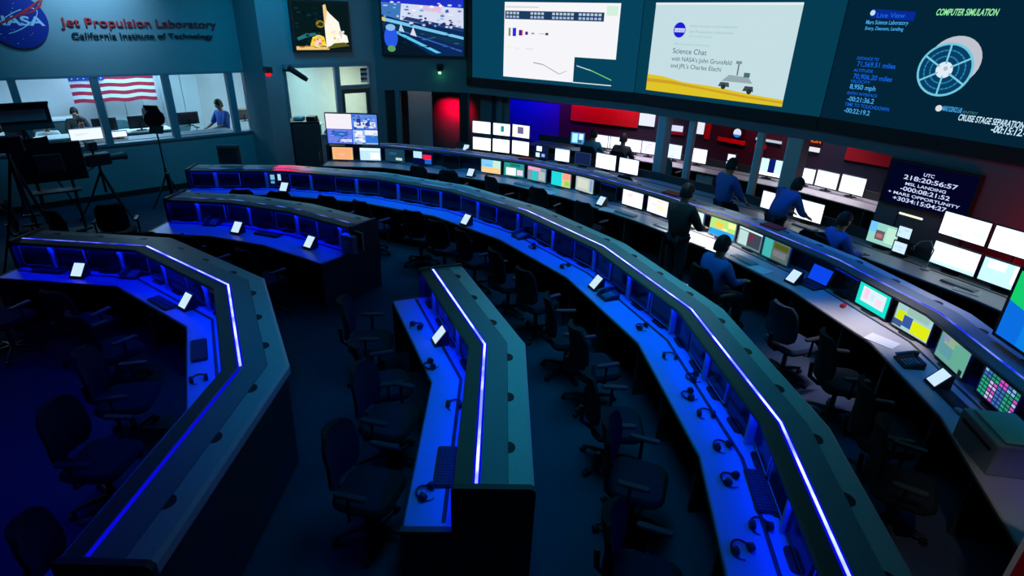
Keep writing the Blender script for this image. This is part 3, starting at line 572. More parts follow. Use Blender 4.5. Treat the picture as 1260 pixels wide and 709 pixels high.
# glowing monitors of the rear row
WK = 1.7
for px, lab, ct, w_, h_, lift, pale in [
 ((593, 182), 'white monitor, lower left of the six stacked at the far row', doc(seed=11), .5, .32, .05, False), ((617, 186), 'white monitor, lower middle of the six stacked at the far row', doc(seed=12), .46, .33, .05, False), ((640, 191), 'white monitor, lower right of the six stacked at the far row', doc((240, 240, 225), seed=13), .48, .34, .05, False),
 ((593, 182), 'white monitor, upper left of the six stacked at the far row', doc(seed=14), .5, .3, .45, False), ((617, 186), 'white monitor with a teal shape, upper middle of the six stacked', doc(seed=15)+[(.45, .3, .65, .8, (20, 120, 130))], .46, .3, .45, False), ((640, 191), 'white monitor with a purple picture, upper right of the six stacked', doc((235, 230, 200), seed=16)+[(.3, .3, .65, .85, (90, 80, 120))], .48, .31, .45, False),
 ((666, 197), 'small monitor with two white boxes, right of the six stacked', [(0, 0, 1, 1, (10, 20, 50)), (.1, .55, .5, .95, (220, 235, 245)), (.05, .05, .35, .4, (180, 215, 240)), (.5, .1, .75, .35, (110, 150, 200))], .36, .3, .05, False),
 ((692, 199), 'white monitor with a page, left of the pale-framed dark one', doc((225, 235, 250), (120, 160, 210), seed=17), .38, .3, .05, True), ((717, 203), 'pale-framed dark monitor in the rear row', [(0, 0, 1, 1, (14, 24, 60))], .38, .27, .05, True),
 ((745, 207), 'bright white monitor, left of two behind the black chair', doc(seed=18), .52, .34, .05, False), ((773, 212), 'bright white monitor, right of two behind the black chair', doc(seed=19), .48, .33, .05, False),
 ((947, 258), 'bright white monitor half hidden by the bending man', doc(seed=20), .4, .32, .05, False), ((992, 267), 'bright white monitor right of the bending man', doc((245, 245, 235), seed=21), .5, .34, .05, False),
 ((1083, 300), 'monitor with a grey-green video beside a seated person', [(0, 0, 1, 1, (120, 170, 160)), (0, .5, .25, 1, (90, 160, 220)), (.25, .2, .55, .65, (80, 70, 80)), (.3, .3, .5, .5, (150, 90, 90)), (.6, .15, .95, .9, (150, 190, 170))], .46, .34, .05, False),
 ((1170, 331), 'bright white monitor, lower left of four large ones at right', doc((225, 240, 245), seed=22)+[(.1, .3, .35, .85, (245, 238, 245)), (.55, .3, .85, .85, (245, 240, 250)), (0, 0, 1, .15, (170, 215, 240))], .6, .33, .06, False),
 ((1232, 351), 'white and pale blue monitor, lower right of four large ones', [(0, 0, 1, 1, (165, 210, 238)), (.1, .6, .45, .95, (235, 235, 245)), (.6, .2, 1, 1, (215, 238, 245))], .6, .33, .06, False),
 ((1170, 331), 'bright white monitor, upper left of four large ones at right', doc((240, 242, 248), seed=24)+[(.3, .08, .5, .25, (185, 205, 225)), (.7, .3, .95, .5, (195, 215, 240))], .6, .33, .47, False), ((1232, 351), 'bright white monitor, upper right of four large ones at right', doc((242, 244, 246), seed=25), .6, .33, .47, False)]:
    x, y, h = put(C6, px, .77, .1 if lift < .3 else -.0); display(x, y, DZ, h, lab, content=ct, w=w_*1.06, h=h_*1.06, lift=lift, pale=pale, k=WK, group='glowing monitors in the rear row')
# quad picture display on the ledge of the second row, and big displays on the walls
def tvbox(name, label, pl, u0, u1, z0, z1, e, th=.08, bz=.05, cat='television'):
    t = thing(name, (0, 0, 0), 0, label, cat); m = MB(); wallslab(m, pl, u0, u1, z0, z1, th, e=e)
    f = MB()
    for (a, b_, c, d) in ((u0, u1, z0, z0+bz), (u0, u1, z1-bz, z1), (u0, u0+bz, z0+bz, z1-bz), (u1-bz, u1, z0+bz, z1-bz)): wallslab(m, pl, a, b_, c, d, .012, e=e+.012)
    m.build('frame', M['black'], t); return t
def pic(t, pl, u0, z0, w_, h_, e, lst, name='screen'):
    mats = []; m = MB()
    for i, (pts, rgb) in enumerate(lst):
        mt = em(rgb)
        if mt not in mats: mats.append(mt)
        if len(pts) == 2: (a, c), (bb, d) = pts; pts = [(a, c), (bb, c), (bb, d), (a, d)]
        uvq(m, pl, [(u0+u*w_, z0+v*h_) for u, v in pts], e+.0005*i, mats.index(mt))
    return m.build(name, mats, t)
def speck(n, box, pal, sz, seed):
    r = random.Random(seed); out = []
    for i in range(n):
        u, v = r.uniform(box[0], box[2]), r.uniform(box[1], box[3]); a, b_ = r.uniform(.4, 1)*sz[0], r.uniform(.4, 1)*sz[1]; c = r.choice(pal); g = r.uniform(.8, 1.1)
        out.append((circ((u, v), a, 7, b_, r.uniform(0, 60), 360), tuple(int(min(255, k_*g)) for k_ in c)))
    return out
tv = tvbox('wall_television', 'wall television showing a night rocket launch with a bright white plume', PL_S, .74, 2.24, 3.0, 4.12, .09)
pic(tv, PL_S, .79, 3.05, 1.4, 1.02, .092, [([(0, 0), (1, 1)], (6, 26, 30)), ([(0, 0), (.6, 0), (.6, .06), (0, .08)], (240, 200, 120)), ([(.05, .2), (.25, .28), (.45, .33), (.45, .37), (.2, .35), (.03, .26)], (40, 110, 120)),
    ([(.55, .06), (.98, .16), (.96, .3), (.85, .38), (.82, .6), (.66, .78), (.55, .95)], (255, 250, 235)), ([(.55, .5), (.62, .8), (.6, .97), (.555, .95)], (250, 205, 130)), ([(.25, .08), (.55, .08), (.52, .28), (.42, .33), (.3, .26)], (250, 215, 60)), ([(.32, .1), (.48, .1), (.46, .22), (.36, .22)], (255, 205, 215)),
    (circ((.47, .55), .08, 14), (150, 120, 20)), (circ((.48, .55), .045, 12), (20, 50, 30)), ([(.55, .02), (1, .08), (.9, .16), (.7, .14)], (90, 90, 30))]+speck(26, (.05, .15, .5, .9), [(8, 40, 42), (10, 50, 60), (4, 20, 26)], (.05, .03), 1)+speck(16, (.6, .2, .9, .4), [(255, 235, 190), (255, 250, 240), (250, 225, 215)], (.05, .06), 2)+speck(10, (.28, .1, .5, .3), [(255, 235, 90), (255, 190, 150), (230, 150, 40)], (.04, .03), 3)+speck(10, (.05, .05, .5, .1), [(255, 235, 180), (170, 110, 40)], (.05, .012), 4))
tv = tvbox('wall_television', 'large wall television showing a wide control room with a person in blue', PL_T, .23, 2.38, 2.9, 4.3, .11)
pic(tv, PL_T, .28, 2.95, 2.05, 1.3, .112, [([(0, 0), (1, 1)], (10, 40, 90)), ([(.22, .62), (1, .45), (1, .97), (.25, .97)], (214, 222, 245)), ([(0, .7), (.22, .62), (.25, .97), (0, .97)], (60, 120, 190)), ([(.5, .8), (.72, .75), (.75, .93), (.52, .95)], (225, 190, 225)), ([(0, .92), (1, .85), (1, 1), (0, 1)], (30, 50, 200)),
    ([(.25, .62), (1, .44), (1, .5), (.3, .68)], (30, 60, 120)), ([(0, .6), (1, .3), (1, .35), (0, .66)], (120, 200, 240)), ([(0, .5), (1, .18), (1, .28), (0, .58)], (14, 50, 80)), ([(.18, .42), (.72, .05), (.66, .04), (.16, .38)], (90, 200, 240)), ([(.2, .45), (.98, .1), (.97, .08), (.2, .43)], (60, 100, 190)), ([(0, 0), (.6, 0), (.2, .35), (0, .4)], (6, 24, 40)),
    (circ((.1, .3), .085, 16, .2), (40, 90, 230)), (circ((.1, .48), .06, 14, .06), (140, 190, 240)), (circ((.1, .1), .05, 12, .06), (90, 160, 90)), ([(.2, .42), (.27, .4), (.23, .56)], (180, 210, 240)), ([(.34, .36), (.42, .33), (.38, .5)], (220, 220, 240)), ([(0, .6), (.04, .58), (.04, .66), (0, .66)], (220, 200, 90))]+speck(40, (.03, .66, .97, .93), [(225, 230, 250), (120, 170, 225), (60, 110, 180), (240, 240, 255)], (.035, .025), 5)+speck(34, (.3, .5, .98, .66), [(30, 60, 120), (20, 40, 90), (140, 180, 230), (220, 225, 250)], (.03, .025), 6)+speck(26, (.2, .12, .95, .42), [(14, 50, 80), (10, 34, 60), (40, 110, 160)], (.05, .012), 7))
qa = at_y(403, 175, 13.42); qb = at_y(467, 176.5, 13.45); PQ = Plane((qa.x, qa.y), (qb.x, qb.y)); wq = (qb-qa).length
tv = tvbox('television', 'four-picture display standing on the second row ledge above orange and blue monitors', PQ, 0, wq, TOPZ+.035, TOPZ+.74, .03, .06, .02)
m = MB(); wallslab(m, PQ, wq*.35, wq*.65, TOPZ+.001, TOPZ+.036, .12, e=.05); m.build('base', M['black'], tv)
pic(tv, PQ, .02, TOPZ+.055, wq-.04, .665, .035, [([(0, 0), (1, 1)], (50, 90, 215)), ([(0, .5), (.5, 1)], (246, 240, 250)), ([(.51, .52), (1, 1)], (90, 140, 235)), ([(.55, .55), (.97, .75)], (225, 232, 250)), ([(.6, .62), (.68, .9)], (30, 60, 160)), ([(.78, .6), (.86, .85)], (40, 80, 180)), ([(.51, 0), (1, .48)], (150, 190, 245)), ([(.55, .1), (.7, .45)], (245, 245, 250)), ([(.75, .05), (1, .3)], (50, 120, 220)), ([(.75, .32), (1, .48)], (245, 240, 250)), ([(.02, .02), (.49, .48)], (110, 130, 235)), ([(.1, .25), (.4, .42)], (40, 110, 200)), ([(.25, .06), (.48, .16)], (220, 220, 250))]+speck(22, (.04, .05, .46, .44), [(60, 80, 190), (150, 160, 240), (30, 120, 190)], (.05, .03), 8)+speck(30, (.54, .54, .97, .95), [(40, 90, 200), (150, 190, 250), (230, 238, 255), (20, 60, 160)], (.04, .04), 9)+speck(18, (.54, .04, .97, .44), [(230, 235, 255), (60, 120, 220), (120, 180, 240)], (.05, .035), 10))
# clock display below the header
u0, u1 = PL_C.uv(1090, 215)[0], PL_C.uv(1200, 235)[0]
tv = tvbox('clock_display', 'dark blue clock display with rows of dotted white figures under the wall screen', PL_C, u0+.04, u1+.05, 1.33, 2.02, .05, .06, .03, 'display')
pic(tv, PL_C, u0+.07, 1.36, u1-u0-.05, .63, .055, [([(0, 0), (1, 1)], (2, 4, 34))])
CW = em((205, 215, 255)); cw = u1-u0
for s_, a, z_, wd, h_ in [('UTC', .42, 1.88, .12, .05), ('218:20:56:57', .2, 1.785, .6, .07), ('MSL LANDING', .24, 1.70, .46, .045), ('-000:08:21:52', .2, 1.61, .56, .065), ('+ MARS OPPORTUNITY', .06, 1.53, .82, .045), ('+3034:15:04:27', .14, 1.44, .62, .065)]:
    text_mesh('clock_text', s_, PL_C, u0+.06+a*cw*.95, z_-.03, h_, CW, tv, wd*cw, e=.062, bold=.015)
# tall display at the right edge, standing on the second row ledge
ta, tb = P(1221, 409, 1.19), P(1262, 472, 1.19)
PD = Plane((4.74, 5.0), (4.70, 3.7)); 
tv = tvbox('large_display', 'large display with green top and blue lower part at the right edge', PD, 0, 1.3, 1.16, 1.88, .03, .06, .03, 'display')
m = MB(); wallslab(m, PD, .4, .5, TOPZ+.01, 1.3, .05, e=-.02); wallslab(m, PD, .9, 1.0, TOPZ+.01, 1.3, .05, e=-.02); m.build('stand', M['metal'], tv)
pic(tv, PD, .03, 1.19, 1.24, .66, .035, [([(0, 0), (1, 1)], (10, 110, 225)), ([(0, .55), (1, .28), (1, 1), (0, 1)], (20, 205, 110)), ([(.25, .72), (.5, .66), (.5, .8), (.25, .84)], (60, 190, 130)), ([(.2, 0), (.3, 0), (.3, .45), (.2, .48)], (10, 130, 235)), ([(.4, .05), (.8, 0), (.8, .2), (.4, .3)], (20, 160, 190))])

# ------------------------------------------------------------------ chairs
def make_chair(fab='fabric', arms=True):
    t = thing('task_chair', (0, 0, 0), 0, 'black task chair', 'chair')
    MB().rbox((0, .02, .47), (.50, .48, .085), .12).build('seat', M[fab], t, True)
    rings = []
    for i in range(9):                                             # curved, rounded back
        v = i/8; z = .56+.46*v; wd = .23*(1-(2*v-1)**6*.35)*(1-.12*v); yb = -.24-.05*v+.03*math.sin(v*3.1)
        rings.append([Vector((wd*x_, yb+.045*x_*x_*1.2+(.028 if s_ else -.028)*(1-.5*abs(x_)**4), z)) for s_, x_ in [(0, -1), (0, -.5), (0, 0), (0, .5), (0, 1), (1, 1), (1, .5), (1, 0), (1, -.5), (1, -1)]])
    MB().loft(rings).build('backrest', M[fab], t, True)
    MB().tube([(0, -.05, .42), (0, -.2, .42), (0, -.30, .5), (0, -.31, .66)], .022, 6).build('back_support', M['black'], t, True)
    if arms:
        for sx in (-1, 1):
            a = MB().rbox((sx*.29, .02, .68), (.065, .26, .03), .03).build('armrest', M['armpad'], t, True)
            MB().tube([(sx*.22, .0, .44), (sx*.30, .0, .46), (sx*.30, .0, .665)], .016, 6).build('bracket', M['black'], a, True)
    MB().tube([(0, 0, .09), (0, 0, .43)], [.03, .024], 8).build('gas_column', M['dmetal'], t, True)
    m = MB()
    for k in range(5):
        a = 2*math.pi*k/5; m.tube([(0, 0, .11), (.15*math.sin(a), .15*math.cos(a), .10), (.29*math.sin(a), .29*math.cos(a), .072)], [.028, .022, .015], 6)
    m.build('star_base', M['dmetal'], t, True)
    for k in range(5):
        a = 2*math.pi*k/5; x, y = .29*math.sin(a), .29*math.cos(a)
        MB().tube([(x-.022*math.cos(a), y+.022*math.sin(a), .028), (x+.022*math.cos(a), y-.022*math.sin(a), .028)], .028, 10).build('caster', M['black'], t, True)
    return t
chair_a = make_chair(); chair_b = make_chair('bfabric'); chair_c = make_chair('gfabric'); used = {id(chair_a): 0, id(chair_b): 0, id(chair_c): 0}
def chair(x, y, rz, label, group=None, proto=None, z=0):
    pr = proto or chair_a
    if not used[id(pr)]: used[id(pr)] = 1; pr.location = (x, y, z); pr.rotation_euler = (0, 0, rz); pr['label'] = label; c = pr
    else: c = dup(pr, (x, y, z), rz, label)
    if group: c['group'] = group
    elif 'group' in c: del c['group']
    return c
def row_chairs(path, ss, off, row, group, jit=.25):
    """ss: distances along the desk line, from its far left end; off: seat centre in front of the light line"""
    n = len(ss); seg = []
    for i in range(len(path)-1): seg.append((Vector(path[i]), Vector(path[i+1])))
    for i, s_ in enumerate(ss):
        t = s_
        for a, b_ in seg:
            L = (b_-a).length
            if t <= L or b_ is seg[-1][1]: break
            t -= L
        d = (b_-a)/L; q = a+d*t; h = math.atan2(d.y, d.x); x, y = q.x+d.y*off, q.y-d.x*off
        chair(x, y, h+random.uniform(-jit, jit), 'black task chair facing the %s, %s' % (row, ordl(n-1-i)), group)
row_chairs(C1, [.5, 1.5, 2.9, 4.5, 5.9], 1.02, 'large left console', 'chairs inside the large left console')
p_ = P(78, 665, .85); chair(p_.x+.05, p_.y+.05, -1.2, 'black task chair with a blue rim glow in the bottom left corner')
row_chairs(C2, [.5, 1.6, 2.9], 1.2, 'short left console', 'chairs at the short left console')
row_chairs(C3, [.45, 1.35, 2.25, 3.1], .86, 'small centre console', 'chairs at the small centre console', .3)
row_chairs(C4, [1.3, 2.3, 3.3, 4.3, 5.3, 6.25, 7.2, 8.15, 9.1, 10.05, 11.0, 11.95, 12.9, 13.85], 1.04, 'long empty console', 'chairs along the long empty console', .3)
for q, lab in [((520, 212), 'black task chair in the second row before the red and blue screen'), ((556, 216), 'black task chair in the second row before the unlit monitor'), ((604, 228), 'black task chair in the second row before the landscape screen'), ((646, 246), 'black task chair in the second row before the turquoise-striped screen'), ((705, 262), 'black task chair in the second row before the grey-beige screen'),
      ((1000, 428), 'task chair in the second row before the turquoise-bordered screen'), ((1062, 490), 'task chair in the second row left of the telephone'), ((1100, 548), 'task chair in the second row nearest the grey box')]:
    p = P(q[0], q[1], .85); x, y, h = near_on(C5, p, 1.12); chair(x, y, h+random.uniform(-.3, .3), lab, 'chairs along the second row')
p = P(940, 390, .85); x, y, h = near_on(C5, p, 1.25); chair(x, y, h+.15, 'dark blue task chair turned to the second row, behind the seated man', None, chair_b)
for q, lab, o_ in [((599, 186), 'black task chair before the six stacked monitors', 1.0), ((783, 222), 'black task chair before the bright white pair in the rear row', 1.0), ((944, 248), 'black task chair between the two standing men in blue shirts', .9)]:
    p = P(q[0], q[1], .85); x, y, h = near_on(C6, p, o_); chair(x, y, h+random.uniform(-.2, .2), lab)

# ------------------------------------------------------------------ people
def skinned(name, nodes, edges, m, parent, lv=1, root=0):
    """nodes: (x, y, z, radius)"""
    me = bpy.data.meshes.new(name); me.from_pydata([n[:3] for n in nodes], edges, []); o = bpy.data.objects.new(name, me); COL.objects.link(o)
    o.modifiers.new('skin', 'SKIN'); sub = o.modifiers.new('sub', 'SUBSURF'); sub.levels = lv; sub.render_levels = lv
    if not me.skin_vertices:
        me.attributes.new
    sv = me.skin_vertices[0].data if me.skin_vertices else None
    for i, n in enumerate(nodes):
        r_ = n[3]; sv[i].radius = (r_, n[4] if len(n) > 4 else r_)
        sv[i].use_root = (i == root)
    bpy.context.view_layer.update()
    me2 = bpy.data.meshes.new_from_object(o.evaluated_get(bpy.context.evaluated_depsgraph_get())); bpy.data.objects.remove(o)
    me2.materials.clear(); me2.materials.append(m); me2.polygons.foreach_set('use_smooth', [True]*len(me2.polygons))
    o = bpy.data.objects.new(name, me2); COL.objects.link(o); o.parent = parent; return o
_probe = bpy.data.meshes.new('probe')
def person(x, y, rz, pose, shirt, trousers, hair, label, z=0, group=None, sleeve='long'):
    t = thing('person', (x, y, z), rz, label, 'person', group)
    J = dict(pel=(0, 0, .96), wst=(0, 0, 1.10), che=(0, .0, 1.33), nk=(0, .01, 1.50), hd=(0, .035, 1.63),
             sh=(.18, 0, 1.42), el=(.25, -.01, 1.13), wr=(.24, .10, .90), hp=(.09, 0, .93), kn=(.10, .02, .50), an=(.11, 0, .09), to=(.13, .14, .04))
    R_ = {}
    J.update(pose); g = lambda k, s: Vector((J[k][0]*s, J[k][1], J[k][2]))
    if 'elr' in pose: pass
    def jt(k, s):
        kk = k+('r' if s > 0 else 'l'); v = J.get(kk, J[k]); return Vector((v[0]*s, v[1], v[2]))
    # body: one continuous surface from feet to head, with hands
    N = []; E_ = []
    def nd(p, r, r2=None): N.append((p[0], p[1], p[2], r, r2 or r)); return len(N)-1
    pel = nd(J['pel'], .11, .085); w_ = nd(J['wst'], .10, .075); ch = nd(J['che'], .115, .085); nk = nd(J['nk'], .052); hd = Vector(J['hd']); h0 = nd(hd-Vector((0, 0, .02)), .070, .08); h1 = nd(hd+Vector((0, -.005, .05)), .066, .08)
    E_ += [(pel, w_), (w_, ch), (ch, nk), (nk, h0), (h0, h1)]
    ho = nd(hd+Vector((0, .105, -.025)), .014); E_.append((h0, ho))
    for s in (-1, 1):
        a = nd(jt('sh', s), .052); e = nd(jt('el', s), .040); w2 = nd(jt('wr', s), .026); E_ += [(ch, a), (a, e), (e, w2)]
        dr_ = (jt('wr', s)-jt('el', s)).normalized(); side = Vector((0, 0, 1)).cross(dr_)
        side = side.normalized() if side.length > .2 else Vector((0, 1, 0)); up = dr_.cross(side).normalized()
        pm = jt('wr', s)+dr_*.055; pi = nd(pm, .032, .016); E_.append((w2, pi))
        for q, ln in ((-.030, .062), (-.010, .075), (.010, .07), (.030, .055)):
            k0 = pm+dr_*.035+side*q; f1 = nd(k0, .0095); f2 = nd(k0+dr_*ln*.5-up*.006, .0085); f3 = nd(k0+dr_*ln*.85-up*.022, .007); E_ += [(pi, f1), (f1, f2), (f2, f3)]
        th_ = pm-dr_*.02-side*.035*1; t1 = nd(th_, .011); t2 = nd(th_-side*.02+dr_*.035, .009); E_ += [(pi, t1), (t1, t2)]
        hp = nd(jt('hp', s), .085); kn = nd(jt('kn', s), .056); an = nd(jt('an', s), .036); to = nd(jt('to', s), .034); E_ += [(pel, hp), (hp, kn), (kn, an), (an, to)]
    skinned('body', N, E_, M['skin'], t, 1, 0)
    # clothes
    N.clear(); E_.clear(); r1 = 1.16
    pel = nd(Vector(J['pel'])+Vector((0, 0, -.03)), .18, .15); w_ = nd(J['wst'], .175, .14); ch = nd(J['che'], .21, .155); nk = nd(Vector(J['nk'])-(Vector(J['nk'])-Vector(J['che'])).normalized()*.035, .07)
    E_ += [(pel, w_), (w_, ch), (ch, nk)]
    for s in (-1, 1):
        a = nd(jt('sh', s), .088); e = nd(jt('el', s), .066); E_ += [(ch, a), (a, e)]
        if sleeve == 'long': w2 = nd(jt('el', s).lerp(jt('wr', s), .92), .040); E_.append((e, w2))
    skinned('shirt', N, E_, shirt, t, 1, 0)
    N.clear(); E_.clear(); pel = nd(Vector(J['pel'])-Vector((0, 0, .02)), .12, .10)
    for s in (-1, 1):
        hp = nd(jt('hp', s), .10); kn = nd(jt('kn', s), .085); an = nd(jt('an', s)+Vector((0, 0, .03)), .065); E_ += [(pel, hp), (hp, kn), (kn, an)]
    skinned('trousers', N, E_, trousers, t, 1, 0)
    for s in (-1, 1):
        a = jt('an', s); b_ = jt('to', s); m = MB(); d = (b_-a); rings = []
        for q, wd, hh in ((-.5, .03, .05), (-.2, .042, .075), (.3, .045, .07), (.8, .05, .05), (1.1, .035, .03)):
            c = a+d*q; zb = z*0+min(a.z, b_.z)-.04+.0
            rings.append([Vector((c.x+wd*math.cos(u), c.y, zb+max(0, hh*(1+math.sin(u))/1))) for u in [2*math.pi*k/10 for k in range(10)]])
        m.loft(rings).build('shoe', M['shoe'], t, True)
    # hair cap, ears, eyes, mouth
    m = MB(); rings = []
    for i in range(1, 8):
        v = math.pi*.5*i/7; zz = hd.z+.035+.118*math.cos(v)*1.0
        rings.append([Vector((hd.x+.10*math.sin(v)*math.cos(u), hd.y-.016+.116*math.sin(v)*math.sin(u), zz-(.085 if math.sin(u) < .25 else 0)*(i/7)**2)) for u in [2*math.pi*k/16 for k in range(16)]])
    m.loft(rings).build('hair', hair, t, True)
    for s in (-1, 1): MB().ell((hd.x+s*.088, hd.y+.0, hd.z+.0), (.012, .02, .032), n=8, m=6).build('ear', M['skin'], t, True)
    for s in (-1, 1): MB().ell((hd.x+s*.032, hd.y+.083, hd.z+.012), (.012, .008, .007), n=8, m=5).build('eye', M['black'], t, True)
    MB().ell((hd.x, hd.y+.083, hd.z-.062), (.024, .008, .006), n=8, m=5).build('mouth', M['redc'], t, True)
    return t
SIT = dict(pel=(0, 0, .56), wst=(0, .0, .70), che=(0, .03, .94), nk=(0, .05, 1.12), hd=(0, .085, 1.245), sh=(.18, .03, 1.03), el=(.25, .12, .80), wr=(.19, .36, .78), hp=(.09, .05, .53), kn=(.11, .42, .53), an=(.11, .45, .10), to=(.12, .58, .045))
LEAN = dict(che=(0, .15, 1.28), wst=(0, .03, 1.1), nk=(0, .26, 1.40), hd=(0, .34, 1.47), sh=(.18, .18, 1.33), el=(.22, .30, 1.08), wr=(.18, .50, .98))
REACH = dict(el=(.22, .16, 1.14), wr=(.12, .40, 1.08), hd=(0, .06, 1.625))
h = near_on(C5, (2.5, 8.2), 0)[2]
p = at_y(843, 236, 8.15); person(p.x, p.y, -1.0, REACH, M['darkc'], M['jeans'], M['hair'], 'person with short dark hair in a black jacket standing at the second row')
p = at_y(905, 205, 10.05); person(p.x-.1, p.y, -1.25, dict(REACH, wr=(.15, .36, 1.0)), M['blue'], M['jeans'], M['hair'], 'person in a blue shirt standing upright beyond the second row ledge')
p = at_y(962, 232, 9.3); person(p.x, p.y, -1.2, LEAN, M['blue'], M['jeans'], M['hair'], 'person in a blue shirt bending forward towards a bright monitor')
p = P(888, 303, 1.24); x, y, h = near_on(C5, p, 0); dd = max(1.12, (Vector((p.x, p.y))-Vector((x, y))).length+.06); x, y, h = near_on(C5, p, dd)
person(x, y, h, SIT, M['blue'], M['jeans'], M['hair'], 'person in a blue shirt seated before the yellow-green monitor'); chair(x, y-.02, h, 'black task chair under the seated man in blue, second row')
p = P(1043, 272, 1.22); x, y, h = near_on(C6, p, 1.05); person(x, y, h-.35, SIT, M['blue'], M['jeans'], M['hair'], 'person in dark blue seated beside the monitor with a grey-green video'); chair(x, y, h-.35, 'black task chair under the seated person, rear row')

# ------------------------------------------------------------------ small things on the desks
def tablet(path, px, row, z=DZ, base=True, rz=0):
    p = P(px[0], px[1], z+.09); x, y, h = near_on(path, p, 0); d = (Vector((p.x, p.y))-Vector((x, y))).length; x, y, h = near_on(path, p, max(.27, d))
    t = thing('intercom_panel', (x, y, z), h+rz, 'small white glowing intercom panel on the '+row, 'intercom', 'intercom panels')
    m = MB(); m.add([(-.085, -.03, 0), (.085, -.03, 0), (.085, .12, 0), (-.085, .12, 0), (-.085, -.03, .02), (.085, -.03, .02), (.085, .10, .17), (-.085, .10, .17), (-.085, .12, .17), (.085, .12, .17)], [(0, 1, 2, 3), (0, 1, 5, 4), (4, 5, 6, 7), (7, 6, 9, 8), (3, 2, 9, 8), (0, 4, 7, 8, 3), (1, 2, 9, 6, 5)])
    m.build('housing', M['black'], t); n = Vector((0, -.755, .655)).normalized()
    f = lambda u, v: Vector((u, -.03+.13*v, .02+.15*v))+n*.003
    MB().add([f(-.07, .08), f(.07, .08), f(.07, .95), f(-.07, .95)], [(0, 1, 2, 3)]).build('screen', em((196, 226, 250), 1.1), t)
    return t
for path, px, row in [(C1, (93, 334), 'large left console, left one'), (C1, (224, 372), 'large left console, right one'), (C2, (289, 281), 'short left console, left one'), (C2, (378, 299), 'short left console, right one'), (C3, (538, 413), 'small centre console'),
        (C4, (348, 231), 'long console near its far left end'), (C4, (571, 271), 'long console behind a chair back'), (C4, (730, 348), 'long console at mid length'), (C5, (578, 213), 'second row left of the landscape screen'), (C5, (738, 248), 'second row left of the white pair'),
        (C5, (974, 341), 'second row right of the maroon window'), (C5, (1150, 465), 'second row beside the telephone'), (C6, (574, 182), 'rear row left of the stacked monitors')]:
    tablet(path, px, row)
def keyboard(path, px, label, pale=False, off=None, rz=0, z=DZ):
    p = P(px[0], px[1], z); x, y, h = near_on(path, p, 0); d = (Vector((p.x, p.y))-Vector((x, y))).length if off is None else off; x, y, h = near_on(path, p, min(d, .50 if path in (C5, C6) else .36))
    t = thing('keyboard', (x, y, z), h+rz, label, 'keyboard'); MB().rbox((0, 0, .011), (.44, .15, .02), .015).build('case', M['grey'] if pale else M['black'], t)
    m = MB()
    for i in range(14):
        for j in range(4): m.box((-.195+i*.03, -.048+j*.032, .024), (.024, .025, .007))
    m.build('keys', M['pkey'] if pale else M['key'], t)
for path, px, lab, pale in [(C1, (62, 334), 'dark keyboard at the far end of the large left console', False), (C1, (196, 375), 'dark keyboard left of the right intercom panel, large left console', False), (C1, (245, 432), 'dark keyboard on the near part of the large left console', False),
      (C2, (330, 289), 'dark keyboard between the intercom panels of the short console', False), (C3, (548, 575), 'dark keyboard at the near end of the small centre console', False), (C4, (935, 605), 'dark keyboard beside headsets at the near end of the long console', False),
      (C5, (752, 268), 'pale keyboard before the bright white pair', True), (C5, (797, 286), 'pale keyboard left of the man in black', True), (C5, (905, 322), 'pale keyboard before the seated man', True), (C5, (1171, 492), 'keyboard between the telephone and the grey box', False), (C5, (630, 232), 'pale keyboard before the teal monitor', True), (C6, (990, 280), 'pale keyboard below the monitor right of the bending man', True), (C6, (740, 213), 'pale keyboard before the bright pair of the rear row', True), (C6, (1180, 352), 'pale keyboard under the four large monitors', True)]:
    keyboard(path, px, lab, pale)
def headset(path, px, label, rz=0, group='headsets on the long console'):
    p = P(px[0], px[1], DZ); t = thing('headset', (p.x, p.y, DZ), rz, label, 'headset', group)
    MB().tube([(.062*math.cos(a), .07*math.sin(a), .012+.01*math.sin(a)) for a in [math.pi*(i/10*1.15-.08) for i in range(11)]], .008, 6).build('headband', M['black'], t, True)
    for s in (-1, 1): MB().tube([(s*.062-.018*s, -.01, .03), (s*.062+.014*s, -.01, .03)], [.032, .028], 12).build('ear_cup', M['black'], t, True)
    MB().tube([(-.062, -.02, .012), (-.05, -.06, .008), (-.02, -.075, .008)], .004, 5).build('microphone', M['black'], t, True)
for i, px in enumerate([(912, 678), (935, 649), (898, 592), (888, 551), (868, 511), (848, 488), (853, 466), (824, 440), (790, 404), (695, 329), (656, 305)]):
    headset(C4, px, 'black headset lying on the long blue desk, '+ordl(i), random.uniform(-1, 2))
for i, px in enumerate([(524, 608), (560, 500), (530, 451), (513, 403)]): headset(C3, px, 'black headset lying on the small centre desk, '+ordl(i), random.uniform(-1, 2), 'headsets on the small console')
headset(C1, (245, 468), 'black headset on the near part of the large left desk', .5, None)
def phone(path, px, label, rz=0):
    p = P(px[0], px[1], DZ); x, y, h = near_on(path, p, 0); t = thing('telephone', (p.x, p.y, DZ), h+rz, label, 'telephone')
    m = MB(); m.add([(-.11, -.1, 0), (.11, -.1, 0), (.11, .1, 0), (-.11, .1, 0), (-.11, -.1, .025), (.11, -.1, .025), (.11, .1, .075), (-.11, .1, .075)], [(0, 1, 2, 3), (4, 5, 6, 7), (0, 1, 5, 4), (1, 2, 6, 5), (2, 3, 7, 6), (3, 0, 4, 7)]); m.build('housing', M['black'], t)
    MB().tube([(-.075, -.1, .06), (-.075, -.07, .075), (-.075, .06, .105), (-.075, .1, .09)], [.028, .018, .018, .028], 8).build('handset', M['dmetal'], t, True)
    m = MB()
    for i in range(4):
        for j in range(5): m.box((-.01+i*.027, -.07+j*.027, .036+(j*.027)*.25), (.018, .016, .008))
    m.build('buttons', M['grey'], t)
